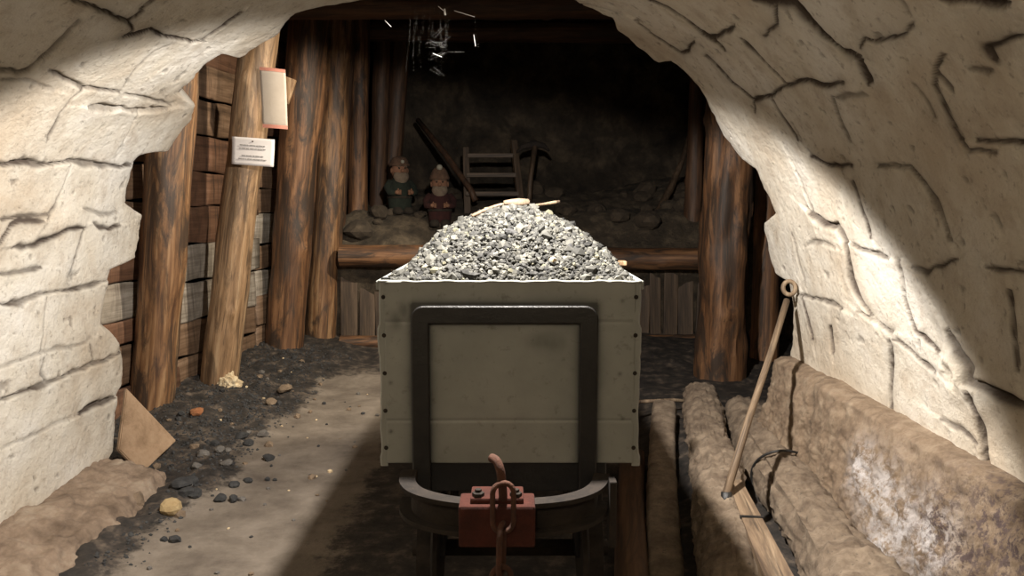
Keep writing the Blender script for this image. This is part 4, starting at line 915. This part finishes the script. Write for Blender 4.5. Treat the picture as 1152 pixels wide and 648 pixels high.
# loose coal crumbs (uncountable)
Vs = []; Fs = []; off = 0
for i in range(6000):
    x_ = -1.72+.18*math.sin(i)-abs(RNG.normal(0, .5)); y_ = RNG.uniform(3.0, 7.4)
    if x_ < -2.75 or (x_ < -1.75 and y_ < 4.15): continue
    r = .003+.009*RNG.random()**2; v = ico*(1+RNG.uniform(-.3, .3, (len(ico), 1)))*r
    Vs.append(v+np.array([x_, y_, 0])); Fs.append(icf+off); off += len(ico)
Va = np.concatenate(Vs); cen = np.stack([v.mean(0) for v in Vs]); zf, _ = floor_z(cen[:, 0], cen[:, 1]); Va[:, 2] += np.repeat(zf, len(ico))
tag(mesh_np('coal_crumbs', Va, np.concatenate(Fs), M_STONE_K, None, smooth=False), 'fine coal and stone crumbs strewn over the dirt along the plank wall', 'coal', kind='stuff')

# ------------------------------------------------------------------ notices
def sheet(name, px4, Y, m, label, cat, th=.004):
    pts = [P(x_, y_, Y=Y) for x_, y_ in px4]; c = pts[0]; root = thing(name, c, label, cat)
    nx, ny = 12, 12; bm = bmesh.new(); G = []
    for i in range(nx):
        row = []
        for j in range(ny):
            u, v = i/(nx-1), j/(ny-1); p = (pts[0]*(1-u)+pts[1]*u)*(1-v)+(pts[3]*(1-u)+pts[2]*u)*v
            row.append(bm.verts.new(p-c+Vector((0, -.012*math.sin(u*PI)+.004*math.sin(v*5), 0))))
        G.append(row)
    for i in range(nx-1):
        for j in range(ny-1): bm.faces.new((G[i][j], G[i+1][j], G[i+1][j+1], G[i][j+1]))
    o = obj('sheet', bm, m, root, smooth=True); s = o.modifiers.new('t', 'SOLIDIFY'); s.thickness = th; s.offset = 0
    return root, pts, c
def at4(pts, c, u, v): p = (pts[0]*(1-u)+pts[1]*u)*(1-v)+(pts[3]*(1-u)+pts[2]*u)*v; return p-c+Vector((0, -.012*math.sin(u*PI)+.004*math.sin(v*5)-.004, 0))
YN = 5.86
root, pts, c = sheet('notice_sign', [(261, 153.5), (309, 157), (308, 188), (261, 184.5)], YN, M_PAPER, 'small white notice with four lines of faint print pinned to the pale post', 'sign')
rr_ = random.Random(3)
for v0, u0, u1 in ((.29, .20, .79), (.41, .18, .80), (.67, .25, .76), (.79, .17, .83)):
    bm = bmesh.new(); u = u0
    while u < u1:                                       # print too small to read: word-like dashes of letter strokes
        wl = rr_.uniform(.035, .10); k = u
        while k < min(u+wl, u1):
            h = rr_.choice([.035, .05, .035]); a_ = at4(pts, c, k, v0-h/2); add_box(bm, a_+Vector((0, -.002, -h*.08)), (.0035, .0015, h*.22)); k += .0125
            add_box(bm, a_+Vector((.0015, -.002, 0)), (.005, .0015, .002))
        u += wl+.018
    obj('printed_line', bm, M_INK, root)
bm = bmesh.new(); bmesh.ops.create_uvsphere(bm, u_segments=10, v_segments=6, radius=.006, matrix=Matrix.Translation(at4(pts, c, .5, .13))); obj('pin', bm, M_RUST, root, smooth=True)
root, pts, c = sheet('paper_strip', [(292, 76), (321, 79), (324, 145), (296, 143)], YN-.02, M_CREAM, 'tall cream paper strip with pink ends hanging above the white notice', 'paper')
for v0, v1 in ((-.01, .045), (.95, 1.01)):
    bm = bmesh.new(); vs = []
    for i in range(9): vs.append([bm.verts.new(at4(pts, c, i/8, v)) for v in (v0, v1)])
    for i in range(8): bm.faces.new((vs[i][0], vs[i+1][0], vs[i+1][1], vs[i][1]))
    o = obj('pink_band', bm, M_PINK, root); o.modifiers.new('t', 'SOLIDIFY').thickness = .002
# wooden bracket behind the strip
a_, b_ = P(318, 92, Y=6.22), P(330, 100, Y=6.22); bm = bmesh.new(); add_box(bm, (0, 0, 0), (.16, .04, .20), rot=Quaternion((0, 1, 0), .35), bev=.006)
tag(obj('wood_block', bm, M_POSTP, None, loc=P(318, 100, Y=6.25)), 'small tilted wood block nailed to the post behind the paper strip', 'wood block')

# ------------------------------------------------------------------ cobweb at the crown
web = thing('cobweb', P(495, 5, Y=4.0), 'dusty torn spider web hanging from the crown of the arch', 'cobweb')
c = P(495, 5, Y=4.0); wr = random.Random(11)
def strand(pts, r, par, name='strand'):
    bm = bmesh.new(); add_tube(bm, [Vector(p)-c for p in pts], r, 5); return obj(name, bm, M_WEB, par, smooth=True)
for i in range(18):
    x0 = wr.uniform(462, 535); x1 = x0+wr.uniform(-10, 10); y1 = wr.uniform(45, 84)
    d = wr.uniform(3.9, 4.05); strand([P(x0, -14, Y=d), P((x0+x1)/2+wr.uniform(-2, 2), y1*.5, Y=d-.02), P(x1, y1, Y=d)], .00002, web)
for i in range(16):
    x0 = wr.uniform(478, 505); y0 = wr.uniform(38, 80); a = wr.uniform(-.9, .7); L = wr.uniform(5, 20)
    strand([P(x0, y0, Y=3.95), P(x0+L*math.cos(a), y0+L*math.sin(a), Y=3.95)], .0001, web)
for a, b, r in (((493, 7), (499, 12), .0018), ((500, 10), (501, 17), .005), ((511, 12), (534, 19), .0016), ((433, 23), (440, 30), .0018), ((533, 39), (535, 52), .0016), ((487, 60), (497, 64), .0016)):
    strand([P(*a, Y=3.95), P(*b, Y=3.95)], r, web, 'dust_tuft')

# ------------------------------------------------------------------ lights
def light(name, ty, loc, e, col, **k):
    l = bpy.data.lights.new(name, ty); l.energy = e; l.color = col
    for a, b in k.items(): setattr(l, a, b)
    o = bpy.data.objects.new(name, l); C.objects.link(o); o.location = loc; return o
s = light('work_lamp', 'SPOT', (0, 2.5, 2.23), 330, (1, .93, .85), spot_size=math.radians(134), spot_blend=.12, shadow_soft_size=.04)
ax = Vector((-.17, .50, -.86)); s.rotation_euler = ax.to_track_quat('-Z', 'Y').to_euler()
c_ = light('post_fill', 'SPOT', (.6, 5.1, 3.1), 430, (1, .88, .70), spot_size=math.radians(75), spot_blend=.6, shadow_soft_size=.06)  # added unseen spot, brightens the left posts from their right side
c_.rotation_euler = Vector((-3.1, 1.5, -2.5)).to_track_quat('-Z', 'Y').to_euler()
light('vault_fill', 'POINT', (-.3, -.8, 2.35), 44, (1, .84, .62), shadow_soft_size=.15)  # fill light added behind the camera to lift the shaded vault
w = bpy.data.worlds.new('world'); SC.world = w; w.use_nodes = True
w.node_tree.nodes['Background'].inputs[0].default_value = (.5, .4, .3, 1); w.node_tree.nodes['Background'].inputs[1].default_value = .01
vs = SC.view_settings; vs.view_transform = 'Standard'; vs.look = 'None'; vs.exposure = .36; vs.gamma = 1; vs.use_curve_mapping = False
